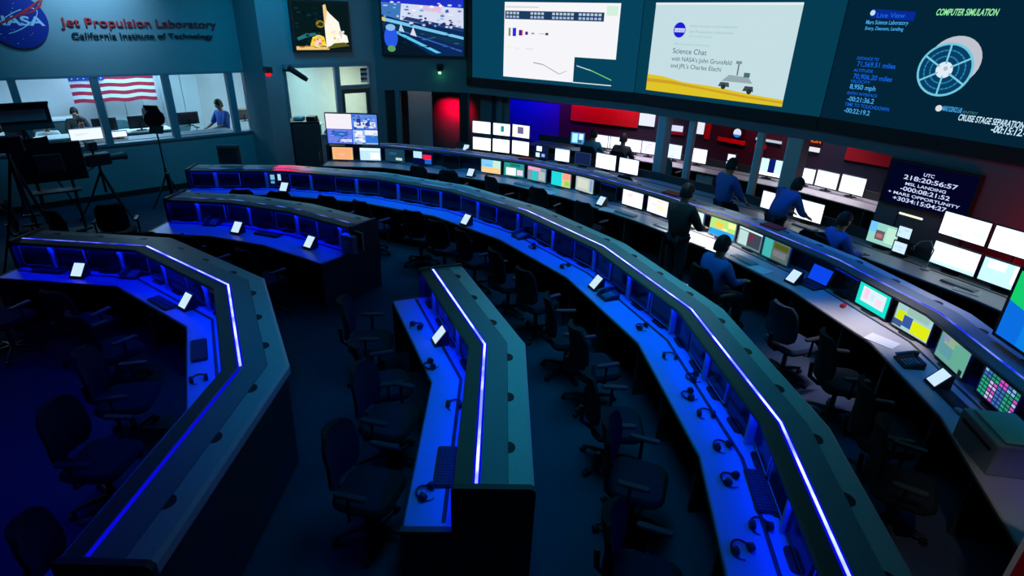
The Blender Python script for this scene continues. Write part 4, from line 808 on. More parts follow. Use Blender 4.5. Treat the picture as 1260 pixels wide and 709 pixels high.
phone(C1, (163, 340), 'black desk telephone in the far corner of the large left console'); phone(C2, (262, 276), 'black desk telephone left of an intercom panel, short console')
phone(C5, (1118, 448), 'black telephone with grey keys before the dull green monitor'); phone(C4, (640, 292), 'black telephone on the far half of the long desk')
phone(C4, (748, 366), 'black telephone right of the mid-length intercom panel')
# bits of C5
p = P(1037, 378, DZ); t = MB().rbox((0, 0, .02), (.08, .05, .04), .01).build('stapler', M['redc'], None); t.location = (p.x, p.y, DZ); t.rotation_euler = (0, 0, .6); tag(t, 'small pink-red stapler on the grey desk left of the turquoise-bordered monitor', 'stapler')
p = P(1181, 466, DZ); t = thing('mug', (p.x, p.y, DZ), 0, 'beige mug behind the intercom panel beside the telephone', 'mug')
MB().tube([(0, 0, 0), (0, 0, .01), (0, 0, .095)], [.03, .037, .039], 14).build('cup', M['beige'], t, True); MB().tube([(.035, 0, .075), (.062, 0, .065), (.062, 0, .035), (.035, 0, .025)], .006, 6).build('handle', M['beige'], t, True)
p = P(1180, 508, DZ); t = MB().ell((0, 0, .018), (.035, .055, .02)).build('computer_mouse', M['grey'], None, True); t.location = (p.x, p.y, DZ); tag(t, 'rounded computer mouse near the grey box on the second row desk', 'computer mouse')
# printer box
p = P(1222, 560, DZ); x, y, h = near_on(C5, p, 0); t = thing('printer', (x-.42, y+.10, DZ), h+.15, 'grey desktop printer box on the second row desk at the right edge', 'printer')
MB().rbox((0, 0, .14), (.5, .4, .28), .02).build('case', M['grey'], t); MB().box((0, -.202, .2), (.38, .006, .03)).build('paper_slot', M['black'], t); MB().box((0, .02, .287), (.42, .3, .012)).build('lid', M['trim'], t)
# laptop with blue screen
p = P(1012, 348, DZ); x, y, h = near_on(C5, p, .3); t = thing('laptop', (x, y, DZ), h, 'open laptop with a plain blue screen left of the unlit monitor', 'laptop')
MB().rbox((0, 0, .01), (.33, .23, .02), .01).build('base', M['black'], t)
l_ = MB().add([(-.165, .11, .02), (.165, .11, .02), (.165, .19, .24), (-.165, .19, .24), (-.165, .12, .015), (.165, .12, .015), (.165, .2, .235), (-.165, .2, .235)], [(0, 1, 2, 3), (4, 5, 6, 7), (0, 1, 5, 4), (1, 2, 6, 5), (2, 3, 7, 6), (3, 0, 4, 7)]).build('lid', M['black'], t)
MB().add([(-.15, .1145, .035), (.15, .1145, .035), (.15, .1845, .228), (-.15, .1845, .228)], [(0, 1, 2, 3)]).build('screen', em((10, 70, 235)), l_)
m = MB()
for i in range(11):
    for j in range(4): m.box((-.14+i*.028, -.02+j*.028, .023), (.023, .023, .005))
m.build('keys', M['key'], t)
# papers
for path, px, lab, rz in [(C5, (735, 262), 'loose white papers on the second row desk by the white pair', .3), (C5, (870, 310), 'white paper beside the seated man', .2), (C5, (935, 332), 'open white binder pages on the second row desk, right of the seated man', .1), (C5, (658, 242), 'white papers before the turquoise-striped screen', 0), (C5, (1085, 420), 'pale sheet on the second row desk below the turquoise-bordered monitor', .4), (C6, (700, 206), 'white papers on the rear desk left of the dark framed monitor', .1), (C6, (1010, 285), 'white papers on the rear desk beside the chair of the seated person', .5), (C6, (1190, 358), 'white sheet on the rear desk under the large monitors', .3), (C6, (640, 198), 'white papers below the six stacked monitors', 0)]:
    p = P(px[0], px[1], DZ); x, y, h = near_on(path, p, 0); d = (Vector((p.x, p.y))-Vector((x, y))).length; x, y, h = near_on(path, p, min(.6, max(.3, d)))
    t = MB().box((0, 0, .003), (.30, .21, .006), 0).build('paper_stack', M['paper'], None); t.location = (x, y, DZ+.0005); t.rotation_euler = (0, 0, h+rz); tag(t, lab, 'papers')
# grey folder box at the right end of the short console
p = P(428, 312, DZ); t = thing('document_box', (p.x+.02, p.y+.05, DZ), -.55, 'upright grey document box at the right end of the short console', 'box')
MB().rbox((0, 0, .13), (.24, .1, .26), .01).build('case', M['grey'], t); MB().box((0, -.052, .16), (.06, .004, .03)).build('label_holder', M['paper'], t)
# items on the second row ledge
for px, lab, m_ in [((648, 196), 'dark red folder lying on the second row ledge', M['redc']), ((822, 240), 'red and blue folder on the second row ledge behind the man in black', M['redc']), ((955, 279), 'orange-red folder on the second row ledge before the bending man', M['redc'])]:
    p = P(px[0], px[1], TOPZ); x, y, h = near_on(C5, p, -.2); t = MB().rbox((0, 0, .012), (.34, .2, .022), .01).build('folder', m_, None); t.location = (x, y, TOPZ+.001); t.rotation_euler = (0, 0, h+.1); tag(t, lab, 'folder')

# ------------------------------------------------------------------ wall lettering, emblem, lamps
def sign(name, label, lines):
    t = thing(name, (0, 0, 0), 0, label, 'sign')
    for s_, u, z, w2, hh, m_ in lines: text_mesh('letters', s_, PL_L, u, z, hh, m_, t, w2, e=.03, ext=.012, bold=.008)
    return t
sign('wall_sign', 'raised red name lettering on the left wall above the windows', [('Jet Propulsion Laboratory', 7.66, 3.47, 2.88, .16, M['redc'])])
sign('wall_sign', 'raised black institute lettering below the red lettering on the left wall', [('California Institute of Technology', 7.76, 3.25, 2.64, .11, M['black'])])
t = thing('wall_emblem', (0, 0, 0), 0, 'round blue emblem with white letters and a red swoosh on the left wall', 'emblem')
c0 = (6.98, 3.54); R0 = .47; m = MB(); m.loft([[PL_L.pt(u, z, .01) for u, z in circ(c0, R0, 40)], [PL_L.pt(u, z, .05) for u, z in circ(c0, R0, 40)]]); m.build('disc', mat('emblem_blue', (.012, .02, .25), .5, noise=.05), t)
text_mesh('letters', 'NASA', PL_L, c0[0]-.40, c0[1]-.07, .16, mat('emblem_white', (.55, .6, .75), .5), t, .8, e=.054, bold=.03)
def stripe(name, pts, wd, m_, e):
    m = MB()
    for i in range(len(pts)-1):
        a = Vector(pts[i]); b_ = Vector(pts[i+1]); d = (b_-a).normalized(); n = Vector((-d.y, d.x)); w0 = wd*math.sin(math.pi*(i+.15)/(len(pts)-.6)); w1 = wd*math.sin(math.pi*(i+1.15)/(len(pts)-.6)) if i < len(pts)-2 else .002
        uvq(m, PL_L, [tuple(a-n*w0), tuple(b_-n*w1), tuple(b_+n*w1), tuple(a+n*w0)], e)
    m.build(name, m_, t)
stripe('red_swoosh', [(c0[0]-.50, c0[1]-.17), (c0[0]-.2, c0[1]-.02), (c0[0]+.1, c0[1]+.13), (c0[0]+.3, c0[1]+.27), (c0[0]+.55, c0[1]+.46)], .022, M['redc'], .058)
stripe('red_swoosh', [(c0[0]+.1, c0[1]+.1), (c0[0]+.28, c0[1]+.17), (c0[0]+.42, c0[1]+.28), (c0[0]+.5, c0[1]+.44)], .02, M['redc'], .0585)
m = MB(); lst = circ((0, 0), 1, 30)
for i in range(30):
    if i in (3, 4, 17, 18): continue
    q = []
    for (ru, rz_) in ((.40, .14), (.385, .125)):
        for j in ((i, i+1) if ru == .40 else (i+1, i)):
            a = 2*math.pi*j/30; u, z = ru*math.cos(a), rz_*math.sin(a); q.append((c0[0]+u*.86-z*.5, c0[1]+u*.5+z*.86))
    uvq(m, PL_L, q, .056)
m.build('orbit_ring', mat('emblem_white', (.55, .6, .75), .5), t)
m = MB(); rs = random.Random(3)
for i in range(16):
    a = rs.uniform(0, 6.28); r_ = rs.uniform(.15, .42); u, z = c0[0]+r_*math.cos(a), c0[1]+r_*math.sin(a)
    if abs(z-c0[1]) < .13: continue
    uvq(m, PL_L, [(u-.008, z), (u, z-.008), (u+.008, z), (u, z+.008)], .055)
m.build('stars', mat('emblem_white', (.55, .6, .75), .5), t)
# red beacon and small device on the pillar, camera beside the door wall
PP = Plane(VS0, VS1)
q = PP.hit(334, 90); t = thing('warning_light', q+PP.n*.01, math.atan2(PP.u.y, PP.u.x), 'red-glowing lamp fixed to the pillar between the windows', 'lamp')
MB().rbox((0, -.07, .07), (.2, .14, .13), .03).build('housing', M['black'], t); MB().ell((.04, -.09, -.02), (.08, .06, .05)).build('lens', em((225, 20, 35), 1.2), t, True)
spot('red_beacon_lamp', tuple(q+PP.n*.3+Vector((0, 0, .1))), tuple(P(360, 209, 1.08)), 330, (1, .0, .12), 13, .5, .04)
q = PL_S.hit(361, 92); t = thing('wall_camera', q+PL_S.n*.02, math.atan2(PL_S.u.y, PL_S.u.x), 'black tilted camera on a bracket at the top left window corner', 'camera')
MB().tube([(-.25, 0, .12), (-.12, -.15, .1)], .03, 8).build('bracket', M['black'], t, True); MB().tube([(-.18, -.12, .18), (.16, -.26, -.08)], [.07, .06], 10).build('housing', M['black'], t, True); MB().tube([(.16, -.26, -.08), (.19, -.273, -.103)], .05, 10).build('lens', M['glassoff'], t, True)
q = PL_T.hit(542, 84); t = thing('wall_camera', q+PL_T.n*.01, math.atan2(PL_T.u.y, PL_T.u.x), 'small dark wall camera with a green-white light below the large television', 'camera')
MB().rbox((0, -.06, .03), (.17, .12, .16), .04).build('housing', M['black'], t); MB().tube([(0, -.12, .0), (0, -.2, -.02)], [.06, .05], 12).build('lens', M['glassoff'], t, True); MB().ell((0, -.14, -.1), (.045, .03, .04)).build('signal_light', em((190, 255, 220)), t, True)
lp = q+PL_T.n*.16+Vector((0, 0, -.16)); l = bpy.data.lights.new('green_signal_lamp', 'POINT'); l.energy = .5; l.color = (0, 1, .3); l.shadow_soft_size = .02; lo = bpy.data.objects.new('green_signal_lamp', l); COL.objects.link(lo); lo.location = lp

# ------------------------------------------------------------------ lit office behind the left windows
nL = PL_L.n; OFF = lambda pl, d: Plane((pl.a-pl.n*d)[:2], (pl.a-pl.n*d+pl.u)[:2])
FARP = OFF(PL_L, 6.2)
b = MB(); wallslab(b, FARP, -6, 19, 0, 3.1, .1); struct(b, 'wall_office_far', M['white'])
e0 = Vector((-3.9, 16.25, 0)); e1 = e0-PL_S.n*9
b = MB(); b.prism([(e0.x, e0.y), (e1.x, e1.y), (e1.x+.1, e1.y+.1), (e0.x+.1, e0.y+.1)], 0, 3.1); struct(b, 'wall_office_right', M['yellow'])
q0 = PL_L.pt(-2.9, 0); q1 = q0-nL*6.4
b = MB(); b.prism([(q0.x, q0.y), (q1.x, q1.y), (q1.x-.1, q1.y-.1), (q0.x-.1, q0.y-.1)], 0, 3.1); struct(b, 'wall_office_left', M['white'])
b = MB(); c_ = [PL_L.pt(-3, 0, -.2), PL_L.pt(uL1-.3, 0, -.2), PL_S.pt(.5, 0, -.6), PL_S.pt(uS, 0, -.2), e1, q1]
b.prism([(p.x, p.y) for p in c_], 3.0, 3.06); struct(b, 'ceiling_office', M['white'])
for u, d in ((1, 3), (5, 3), (9, 3), (12.2, 3.4), (9.5, 5)):
    p = PL_L.pt(u, 2.95, -d); area('office_ceiling_lamp', tuple(p), (p.x, p.y, 0), 1.4, 1.4, 88, (.42, .78, 1), 170)
p = PL_S.pt(1.2, 2.9, -1.6); area('office_ceiling_lamp', tuple(p), (p.x, p.y, 0), 1.2, 1.2, 75, (.85, 1, .85), 170)
# flag
FP = OFF(PL_L, 5.0); fu0 = FP.uv(87, 110)[0]; fu1 = FP.uv(190, 105)[0]; fz = FP.uv(140, 125)[1]
t = thing('flag', (0, 0, 0), 0, 'large striped flag with a blue starry corner hung in the office behind glass', 'flag'); fl = fu1-fu0; sh_ = .098
m = MB()
for i in range(13):
    for j in range(16):
        w0 = lambda jj: .02*math.sin(jj*1.1)*1; m.add([FP.pt(fu0+fl*j/16, fz+i*sh_+w0(j)*(1-i/13), .02*math.sin(j*.9)), FP.pt(fu0+fl*(j+1)/16, fz+i*sh_+w0(j+1)*(1-i/13), .02*math.sin((j+1)*.9)), FP.pt(fu0+fl*(j+1)/16, fz+(i+1)*sh_+w0(j+1)*(1-i/13), .02*math.sin((j+1)*.9)), FP.pt(fu0+fl*j/16, fz+(i+1)*sh_+w0(j)*(1-i/13), .02*math.sin(j*.9))], [(0, 1, 2, 3)], i % 2)
m.build('stripes', [mat('flag_red', (.55, .02, .06), .8, noise=.05), mat('flag_white', (.85, .85, .88), .8, noise=.03)], t)
m = MB(); wallslab(m, FP, fu0-.01, fu0+fl*.4, fz+6*sh_, fz+13*sh_, .005, e=.05); m.build('starry_corner', mat('flag_blue', (.01, .05, .5), .8, noise=.05), t)
m = MB()
for i in range(9):
    for j in range(6 if i % 2 == 0 else 5):
        u = fu0+fl*.4*(.09+(j+(i % 2)*.5)*.164); z_ = fz+(6.5+i*.76)*sh_; uvq(m, FP, [(u+(.028 if k % 2 == 0 else .012)*math.sin(k*.6283), z_+(.028 if k % 2 == 0 else .012)*math.cos(k*.6283)) for k in range(10)], .056)
m.build('stars', M['white'], t)
# office counters
def counter(label, pl, u0, u1, d, z, depth=.6, top='white'):
    t = thing('office_counter', (0, 0, 0), 0, label, 'counter'); m = MB(); wallslab(m, pl, u0, u1, z-.04, z, depth, e=-d); m.build('worktop', M[top], t)
    m = MB(); wallslab(m, pl, u0+.05, u1-.05, 0, z-.04, depth-.15, e=-d-.04); m.build('front_panel', mat('office_panel', (.05, .12, .14), .6, noise=.1), t)
counter('dark-fronted counter with a white top just inside the left windows', PL_L, 1.5, 9.6, 1.5, 1.12); counter('white-topped rear counter across the office behind the windows', PL_L, 1.5, 8.3, 5.35, 1.0)
counter('white counter seen through the narrow far window', PL_S, .8, 2.3, 1.9, 1.0)
for px, lab, w_ in [((112, 187), 'bright white display inside the left windows, left of the thin bar one', .62), ((148, 176), 'small bright white display inside the left windows, above the sill line', .36)]:
    q = OFF(PL_L, .75).hit(*px); display(q.x, q.y, 1.14, math.atan2(PL_L.u.y, PL_L.u.x), lab, content=doc(seed=px[0]), w=w_, h=.27 if w_ > .5 else .15, lift=.02, k=1.2)
for u in (3.2, 8.7): counter_leg = None
t = thing('equipment_table', (0, 0, 0), 0, 'narrow shelf table along the inside of the left windows', 'table'); m = MB(); wallslab(m, PL_L, 2.0, uL1-.3, 1.09, 1.135, .5, e=-.45); m.build('table_top', M['frame'], t)
for u in (2.2, 5, 8, uL1-.5):
    m = MB(); wallslab(m, PL_L, u, u+.05, 0, 1.09, .05, e=-.65); m.build('leg', M['dmetal'], t)
ang = math.atan2(PL_L.u.y, PL_L.u.x)
SITH = dict(SIT)
for px, z_, shirt, lab in [((98, 148), 1.27, 'blue', 'seated person in a blue top below the flag, behind the windows'), ((90, 137), 1.27, 'darkc', 'seated dark-haired person in dark clothing left of the flag, behind the windows'), ((55, 152), 1.27, 'white', 'seated person in white, left of the blue-topped one behind the windows'), ((2, 149), 1.3, 'white', 'person at the far left edge, seated behind the windows')]:
    p = P(px[0], px[1], z_); person(p.x, p.y, ang+math.pi, SIT, M[shirt], M['jeans'], M['hair'] if shirt != 'white' else M['bhair'], lab)
    chair(p.x, p.y+.01, ang+math.pi, 'chair under the '+lab.replace('seated ', '').split(',')[0])
p = P(270, 124, 1.72); person(p.x, p.y, ang+1.9, REACH, M['blue'], M['white'], M['hair'], 'person in a bright blue shirt standing behind the rightmost left windows', sleeve='short')
p = P(78, 135, 1.05); chair(p.x, p.y, ang+2.6, 'grey-teal office chair left of the flag behind the windows', None, chair_c)
FS = OFF(PL_S, 1.2); q = FS.hit(396, 120); chair(q.x, q.y, 1.0, 'grey-teal office chair behind the narrow far window', None, chair_c)
t = thing('small_flag', (0, 0, 0), 0, 'small striped banner at the top right of the far window', 'flag'); pl_ = OFF(PL_S, .25); a, c = pl_.uv(443, 84), pl_.uv(454, 101)
m = MB()
for i in range(6): uvq(m, pl_, [(a[0], c[1]+(a[1]-c[1])*i/6), (c[0], c[1]+(a[1]-c[1])*i/6), (c[0], c[1]+(a[1]-c[1])*(i+1)/6), (a[0], c[1]+(a[1]-c[1])*(i+1)/6)], 0, i % 2)
m.build('cloth', [M['white'], mat('banner_purple', (.12, .02, .12), .8, noise=.1)], t)

# ------------------------------------------------------------------ room behind the low opening
def bhit(x, y):
    for pl, L in ((PB1, 6.55), (PB2, 5.03), (PB3, 9)):
        u = pl.uv(x, y)[0]
        if u < L: return pl, u, pl.uv(x, y)[1]
def bpanel(name, label, x0, x1, ytop, ybot, m_, cat, e=.03):
    pl, u0, zt = bhit(x0, ytop); u1 = pl.uv(x1, ytop+(x1-x0)*.1)[0]; zb = pl.uv(x0, ybot)[1]
    m = MB(); wallslab(m, pl, u0, u1, zb, zt, e-.008, e=e); return tag(m.build(name, m_), label, cat), pl, u0, u1, zb, zt
bpanel('wall_panel', 'deep blue lit wall panel at the left of the low opening', 616, 690, 121, 168, M['bluep'], 'panel')
bpanel('wall_panel', 'long bright red wall panel under the wall screen, left of the white light box', 704, 787, 129, 148, M['red'], 'panel')
bpanel('light_box', 'white light box between the long red panel and the thick post', 788, 807, 139, 154, em((235, 240, 255)), 'light box')
bpanel('light_box', 'low white light box between the two left posts', 820, 841, 153, 160, em((220, 225, 250)), 'light box'); bpanel('wall_panel', 'thin red wall panel between the two left posts', 819, 842, 160.5, 164, M['red'], 'panel')
bpanel('light_box', 'square white light box right of the thin post', 854, 868, 149, 164, em((235, 238, 250)), 'light box'); bpanel('wall_panel', 'bright red wall panel right of the square light box', 869, 883, 152, 171, M['red'], 'panel')
bpanel('wall_panel', 'low red wall strip below the round blue sign', 884, 918, 168, 173, M['red'], 'panel'); bpanel('wall_panel', 'short red wall panel before the pair of right posts', 930, 944, 176, 182, M['red'], 'panel')
bpanel('light_box', 'long thin white light bar before the pair of right posts', 931, 963, 169, 172, em((190, 200, 215)), 'light box')
bpanel('light_box', 'short white light bar below the orange lettering', 986, 1010, 178.5, 184, em((235, 235, 240)), 'light box')
o, pl, u0, u1, zb, zt = bpanel('wall_panel', 'large dull red wall panel left of the clock display', 1044, 1101, 179, 197, M['red'], 'panel')
o, pl, u0, u1, zb, zt = bpanel('round_sign', 'blue and white round sign on a dark board in the back room', 901, 918, 156, 169, M['black'], 'sign')
m = MB(); cx_, cz_ = (u0+u1)/2, (zb+zt)/2; uvq(m, pl, circ((cx_, cz_), (zt-zb)*.42, 20), .035, 0); uvq(m, pl, circ((cx_, cz_+.0), (zt-zb)*.42, 14, None, 200, 340), .038, 1); m.build('emblem_face', [em((215, 225, 245)), em((40, 120, 220))], o)
o, pl, u0, u1, zb, zt = bpanel('lettered_sign', 'glowing orange lettered sign at the top of the opening, right of the posts', 984, 1014, 166, 175, mat('dark_sign_board', (.08, .01, .01), .6, noise=.05), 'sign')
text_mesh('letters', 'MISSION', pl, u0+.05, zb+.05, (zt-zb)*.55, em((255, 110, 20)), o, (u1-u0)*.85, e=.036, bold=.03)
C7 = [(.6, 16.8), (2.2, 16.0), (3.7, 15.0), (5.2, 13.7), (6.5, 12.45), (7.4, 11.1), (8.0, 9.7)]
k7 = console('operator_console', 'desk row in the back room behind the posts, carrying glowing monitors', C7, .7, plain=True, deskmat='deskgrey', ends=(0, 0))
for px, lab, ct, w_, h_ in [((711, 0), 'monitor with a light blue video in the back room, left of the teal-shirted person', [(0, 0, 1, 1, (60, 120, 190)), (.1, .1, .5, .9, (150, 215, 240)), (.6, .4, .9, .9, (190, 230, 240)), (.5, .1, .8, .35, (30, 90, 90))], .42, .33),
     ((742, 0), 'white back room monitor right of the teal-shirted person', doc((230, 230, 250), seed=31), .46, .34), ((758, 0), 'white back room monitor left of the dark-haired person', doc(seed=32), .46, .34), ((780, 0), 'white back room monitor right of the dark-haired person', doc(seed=33), .48, .34), ((798, 0), 'lilac back room monitor touching the thick post', doc((215, 215, 250), seed=34), .4, .34),
     ((829, 0), 'pale lilac back room monitor between the two left posts', doc((205, 215, 250), seed=35), .46, .36), ((859, 0), 'white back room monitor right of the thin post', doc(seed=36), .5, .36), ((900, 0), 'small stacked white screens in the back room beside the man in blue', [(0, 0, 1, 1, (8, 12, 60)), (.1, .55, .9, .98, (225, 235, 250)), (.05, .02, .85, .45, (225, 235, 250))], .25, .36),
     ((946, 0), 'pale turquoise back room monitor left of the wide post', [(0, 0, 1, 1, (185, 235, 240)), (.5, .2, .75, 1, (10, 20, 90)), (.0, 0, 1, .2, (230, 240, 245))], .62, .4), ((990, 0), 'white back room monitor under the orange lettering', doc(seed=38), .45, .34), ((1019, 0), 'bright white back room monitor, middle of the right three', doc(seed=39), .5, .36), ((1050, 0), 'bright white back room monitor, right of the right three', doc((245, 245, 248), seed=40), .52, .38)]:
    x, y, h = put(C7, px, 1.0, .12); display(x, y, DZ, h, lab, content=ct, w=w_, h=h_, lift=.06, k=1.5, group='back room monitors')
for px, z_, sh_m, lab in [((729, 165), 1.22, 'teal', 'seated person in a teal top in the back room'), ((766, 162), 1.25, 'darkc', 'seated dark-haired person in the back room, right of the teal-shirted one')]:
    x, y, h = put(C7, px, 1.2, 1.1); person(x, y, h, SIT, M[sh_m], M['jeans'], M['hair'], lab); chair(x, y-.01, h, 'chair of the '+lab.split(' in the')[0].split(' in a')[0])
x, y, h = put(C7, (823, 0), 1.0, 1.0); chair(x, y, h, 'grey-teal task chair between the two left posts', None, chair_c)
x, y, h = put(C7, (872, 0), .5, .38)
t = thing('drawer_cabinet', (x, y, 0), h, 'grey drawer cabinet under the back room desk, right of the thin post', 'cabinet'); MB().rbox((0, 0, .33), (.42, .5, .62), .01).build('body', M['grey'], t)
for i in range(3): dw = MB().rbox((0, -.26, .14+i*.19), (.38, .02, .17), .005).build('drawer', M['trim'], t); MB().tube([(-.07, -.285, .17+i*.19), (.07, -.285, .17+i*.19)], .008, 6).build('handle', M['metal'], dw)
area('back_room_lamp', (3.2, 15.2, 3.1), (3.4, 15.2, 0), 3.5, 1, 40, (.85, .75, 1), 80); area('back_room_lamp', (6.6, 12.4, 3.1), (6.6, 12.4, 0), 1, 3, 36, (.85, .8, 1), 80)
area('back_room_blue_lamp', (.3, 17.2, 3.0), (.2, 18.6, 1.6), 1.2, .3, 40, (.02, .02, 1), 140)
area('back_room_red_lamp', tuple(PB1.pt(3.6, 3.0, .5)), tuple(PB1.pt(3.6, 2.0, 0)), 3.5, .2, 30, (1, .02, .1), 80).rotation_euler.rotate_axis('Z', 0); area('back_room_red_lamp', tuple(PB2.pt(1.5, 3.0, .5)), tuple(PB2.pt(1.5, 2.0, 0)), 2.5, .2, 26, (1, .02, .06), 80); area('back_room_red_lamp', tuple(PB3.pt(1.2, 3.0, .5)), tuple(PB3.pt(1.2, 1.9, 0)), 1.5, .2, 20, (1, .05, .12), 80)
# red light in the passage and on the wall beside the clock
p = PL_T.pt(uT(545), 1.75, -2.1); area('passage_red_lamp', tuple(p), tuple(PL_T.pt(uT(545), 1.25, -2.6)), .7, .08, 12, (1, .0, .03), 60)
p = PL_T.pt(uT(510), 2.9, -.6); area('passage_lamp', tuple(p), tuple(PL_T.pt(uT(508), 1.2, -1)), .6, .2, 6, (.5, .55, .6), 120)
p = PL_C.pt(uC0+3.0, .9, .35); area('red_wall_lamp', tuple(p), tuple(PL_C.pt(uC0+2.7, 1.45, 0)), 1.2, .08, 16, (1, .0, .03), 150)

# ------------------------------------------------------------------ rack cabinet, camera gear at left
q = at_y(375, 150, 13.3); t = thing('rack_cabinet', (q.x, q.y, 0), .35, 'tall black equipment rack standing before the far window', 'cabinet')
MB().rbox((0, 0, .83), (.62, .6, 1.66), .02).build('body', M['black'], t); MB().rbox((0, -.31, .83), (.54, .02, 1.55), .01).build('door', M['bezel'], t)
MB().tube([(.22, -.33, .8), (.22, -.33, 1.0)], .01, 6).build('handle', M['metal'], t)
t2 = MB().rbox((-.12, 0, .03), (.2, .24, .06), .02).build('white_box', M['white'], None); t2.location = (q.x, q.y, 1.665); tag(t2, 'small white box on top of the black equipment rack', 'box')
t2 = MB().rbox((.17, 0, .04), (.2, .24, .08), .02).build('black_box', M['black'], None); t2.location = (q.x, q.y, 1.665); tag(t2, 'small black box on top of the black equipment rack', 'box')
def tripod(t, h_, spread=.55, m_='black', rot=.3):
    for k in range(3):
        a = rot+2.094*k; MB().tube([(0, 0, h_), (spread*.45*math.cos(a), spread*.45*math.sin(a), h_*.5), (spread*math.cos(a), spread*math.sin(a), .015)], [.022, .02, .014], 6).build('leg', M[m_], t, True)
    MB().tube([(0, 0, h_*.55), (0, 0, h_+.12)], .025, 8).build('centre_column', M['dmetal'], t, True)
q = at_y(60, 200, 9.9); t = thing('large_monitor', (q.x, q.y, 0), ang-.1, 'large dark flat display on a stand, back turned, before the left windows', 'display')
zt_ = q.z+.33; MB().rbox((0, 0, q.z), (1.02, .09, .66), .02).build('display_housing', M['black'], t); MB().rbox((0, -.06, q.z), (.4, .05, .3), .02).build('mounting_plate', M['bezel'], t)
for sx in (-.25, .25): MB().tube([(sx, .0, .06), (sx, 0, q.z)], .025, 8).build('post', M['dmetal'], t, True)
MB().rbox((0, 0, .05), (.9, .6, .05), .03).build('base', M['black'], t); MB().rbox((0, -.1, q.z-.48), (.7, .3, .03), .02).build('shelf', M['dmetal'], t)
def cam_rig(px, Y, rz, label, h_=1.45):
    q = at_y(px[0], px[1], Y); t = thing('video_camera', (q.x, q.y, 0), rz, label, 'camera'); zc = q.z; tripod(t, zc-.22)
    MB().rbox((0, 0, zc), (.2, .42, .22), .03).build('camera_body', M['black'], t); MB().tube([(0, .2, zc), (0, .42, zc), (0, .5, zc)], [.06, .065, .085], 12).build('lens', M['bezel'], t, True)
    MB().rbox((0, -.05, zc+.26), (.24, .14, .16), .02).build('viewfinder', M['black'], t); MB().tube([(0, -.05, zc+.1), (0, -.05, zc+.2)], .02, 6).build('bracket', M['black'], t)
    MB().tube([(.05, -.1, zc-.12), (.12, -.5, zc-.28)], .012, 6).build('pan_handle', M['dmetal'], t, True); MB().rbox((0, -.26, zc), (.14, .12, .18), .02).build('battery', M['bezel'], t)
cam_rig((120, 196), 11.0, -.6, 'video camera on a tripod right of the large dark display'); cam_rig((6, 178), 8.2, -.9, 'video camera on a tripod cut by the left edge of the picture')
q = at_y(22, 142, 10.8); t = thing('studio_light', (q.x, q.y, 0), ang, 'wide black light panel on a stand at the upper left edge', 'studio light'); tripod(t, q.z-.2)
MB().rbox((0, 0, q.z), (.95, .12, .34), .02).build('panel_housing', M['black'], t); MB().rbox((0, -.07, q.z), (.8, .02, .2), .01).build('diffuser', M['frame'], t)
for s_ in (-1, 1): MB().box((0, -.13, q.z+s_*.2), (.95, .16, .01), 0, tilt=-s_*.5).build('barn_door', M['black'], t)
q = at_y(188, 141, 11.9); t = thing('studio_light', (q.x, q.y, 0), -.4, 'black studio lamp head on a thin tall stand before the left windows', 'studio light'); tripod(t, .7, .4)
MB().tube([(0, 0, .6), (0, 0, q.z)], .016, 8).build('stand_pole', M['dmetal'], t, True); MB().tube([(-.2, .05, q.z+.06), (.0, -.02, q.z), (.16, -.1, q.z-.06)], [.11, .17, .19], 12).build('lamp_head', M['black'], t, True)
for s_ in (-1, 1): MB().box((.2, -.14, q.z+s_*.2-.06), (.28, .01, .16), .4, tilt=s_*.5).build('barn_door', M['black'], t)
for px, rz in [((85, 270), -.4), ((140, 262), .4), ((35, 262), -.9)]:
    p = P(px[0], px[1], .8); chair(p.x, p.y, rz, {85: 'black chair below the large dark display at the left windows', 140: 'black chair right of the camera tripod near the left windows', 35: 'black chair behind the far end of the large left console'}[px[0]])
p = at_y(206, 213, 9.6); q = at_y(209, 270, 9.35)
t = thing('microphone_stand', (p.x, p.y, 0), 0, 'short black upright stand at the left end of the short console', 'stand'); MB().tube([(0, 0, .02), (0, 0, p.z)], .03, 8).build('pole', M['black'], t, True); MB().tube([(0, 0, 0), (0, 0, .025)], .14, 16).build('base', M['black'], t, True)
q = at_y(283, 196, 11.25); display(q.x, q.y, TOPZ, math.pi+.1, 'dark monitor seen from behind, on the far left of the long console ledge', w=.42, h=.36, lift=.02, stand=False, th=.06)
x, y, h = put(C6, (1112, 0), 1.0, .14)
for z_, lab in ((DZ, 'small square white screen, lower one of two left of the four large monitors'), (DZ+.24, 'small square white screen, upper one of two left of the four large monitors')):
    display(x, y, z_, h, lab, content=doc((195, 225, 245), seed=int(z_*100)), w=.22, h=.19, lift=.04, k=1.2, stand=z_ < DZ+.1)
x, y, h = put(C6, (1112, 0), 1.0, .02); t = thing('desk_lamp', (x, y, DZ), h, 'slim lit desk lamp bar above the two small square screens', 'lamp')
MB().tube([(-.2, .02, 0), (-.2, .02, .56), (-.15, .0, .6)], .012, 6).build('stand', M['black'], t, True); MB().tube([(-.17, 0, .6), (.17, 0, .6)], .016, 8).build('light_tube', em((235, 235, 205), 1.3), t, True); MB().tube([(-.2, .02, 0), (-.2, .02, .015)], .07, 12).build('base', M['black'], t, True)
x, y, h = put(C6, (1140, 0), .8, .3); t = thing('gooseneck_microphone', (x, y, DZ), h, 'bent gooseneck microphone left of the four large monitors', 'microphone')
MB().tube([(0, 0, 0), (0, 0, .02)], .06, 12).build('base', M['grey'], t, True); MB().tube([(0, 0, .02), (.02, .02, .3), (-.05, .0, .42), (-.16, -.04, .38), (-.22, -.05, .28)], .009, 6).build('neck', M['grey'], t, True); MB().ell((-.225, -.05, .255), (.02, .02, .035)).build('microphone_head', M['black'], t, True)
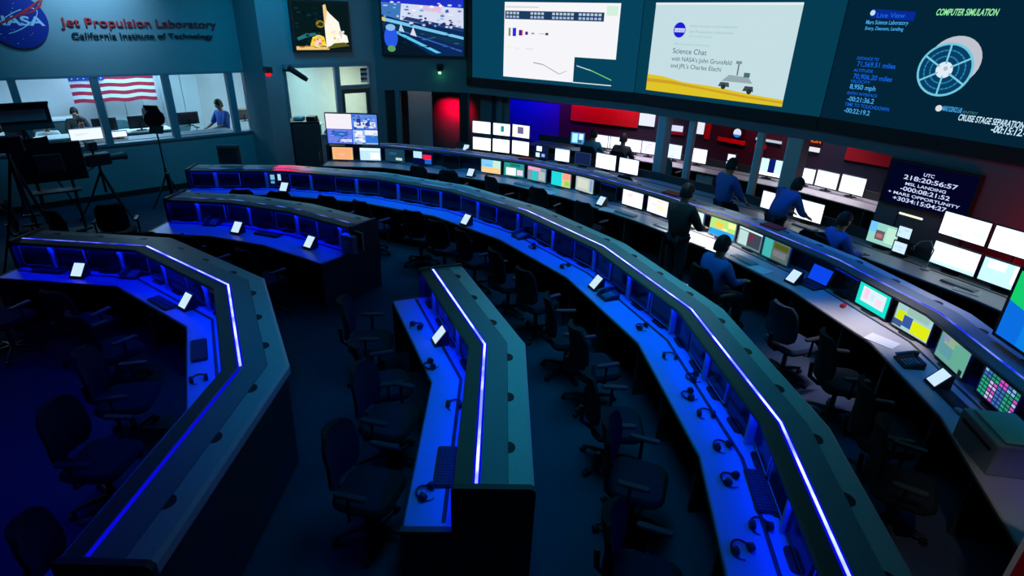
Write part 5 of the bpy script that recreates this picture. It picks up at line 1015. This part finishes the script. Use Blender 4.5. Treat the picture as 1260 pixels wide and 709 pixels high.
p = P(1003, 288, .9); x, y, h = near_on(C6, p, .98); chair(x, y, h+.5, 'large black task chair left of the seated person beyond the second row')
# red board at the lower right corner
q = at_y(1250, 684, 2.6)
t = thing('notice_board', (q.x, q.y, 0), -.9, 'red board with a white edge standing in the bottom right corner', 'board')
MB().box((.46, 0, .85), (.88, .03, 1.66)).build('board_panel', M['redc'], t)
MB().box((.005, 0, .85), (.028, .045, 1.66)).build('edge_strip', M['white'], t); MB().box((.45, 0, 1.7), (.92, .045, .03)).build('edge_strip', M['white'], t)
for sx in (.1, .8): MB().box((sx, 0, .012), (.05, .4, .024)).build('foot', M['dmetal'], t)
spot('board_spot_lamp', (2.2, 1.2, 5.0), (q.x+.2, q.y-.1, 1.2), 90, (1, .95, .95), 24, .5)
# more furniture in the office behind the windows: equipment along the counter, chairs, cabinets
for i, px in enumerate([(22, 158), (172, 150), (128, 150), (232, 148), (300, 140)]):
    q = OFF(PL_L, 1.75).hit(*px); display(q.x, q.y, 1.12, ang+math.pi, 'dark monitor back on the front office counter, %s from the left' % ['first', 'fourth', 'third', 'fifth', 'sixth'][i], w=.5, h=.3, lift=.04, group='monitor backs on the office counter')
for i, px in enumerate([(140, 138), (172, 135), (225, 133)]):
    p = OFF(PL_L, 4.1).hit(px[0], px[1]); chair(p.x, p.y, ang+2.4+i*.5, 'grey-teal office chair behind the windows, %s' % ['under the middle of the flag', 'under the right end of the flag', 'right of the flag beside the pale cabinet'][i], 'office chairs behind the windows', chair_c)
for u, lab in ((9.0, 'tall pale cabinet against the office far wall, left one'), (10.6, 'tall pale cabinet against the office far wall, right one')):
    t = thing('storage_cabinet', (0, 0, 0), 0, lab, 'cabinet'); m = MB(); wallslab(m, FARP, u, u+1.0, .05, 2.1, .45, e=.5); m.build('body', mat('pale_cabinet', (.5, .58, .6), .6, noise=.05), t)
    for k in (0, 1): m = MB(); wallslab(m, FARP, u+.03+.48*k, u+.49+.48*k, .1, 2.05, .02, e=.525); m.build('door', mat('pale_cabinet', (.5, .58, .6), .6, noise=.05), t)
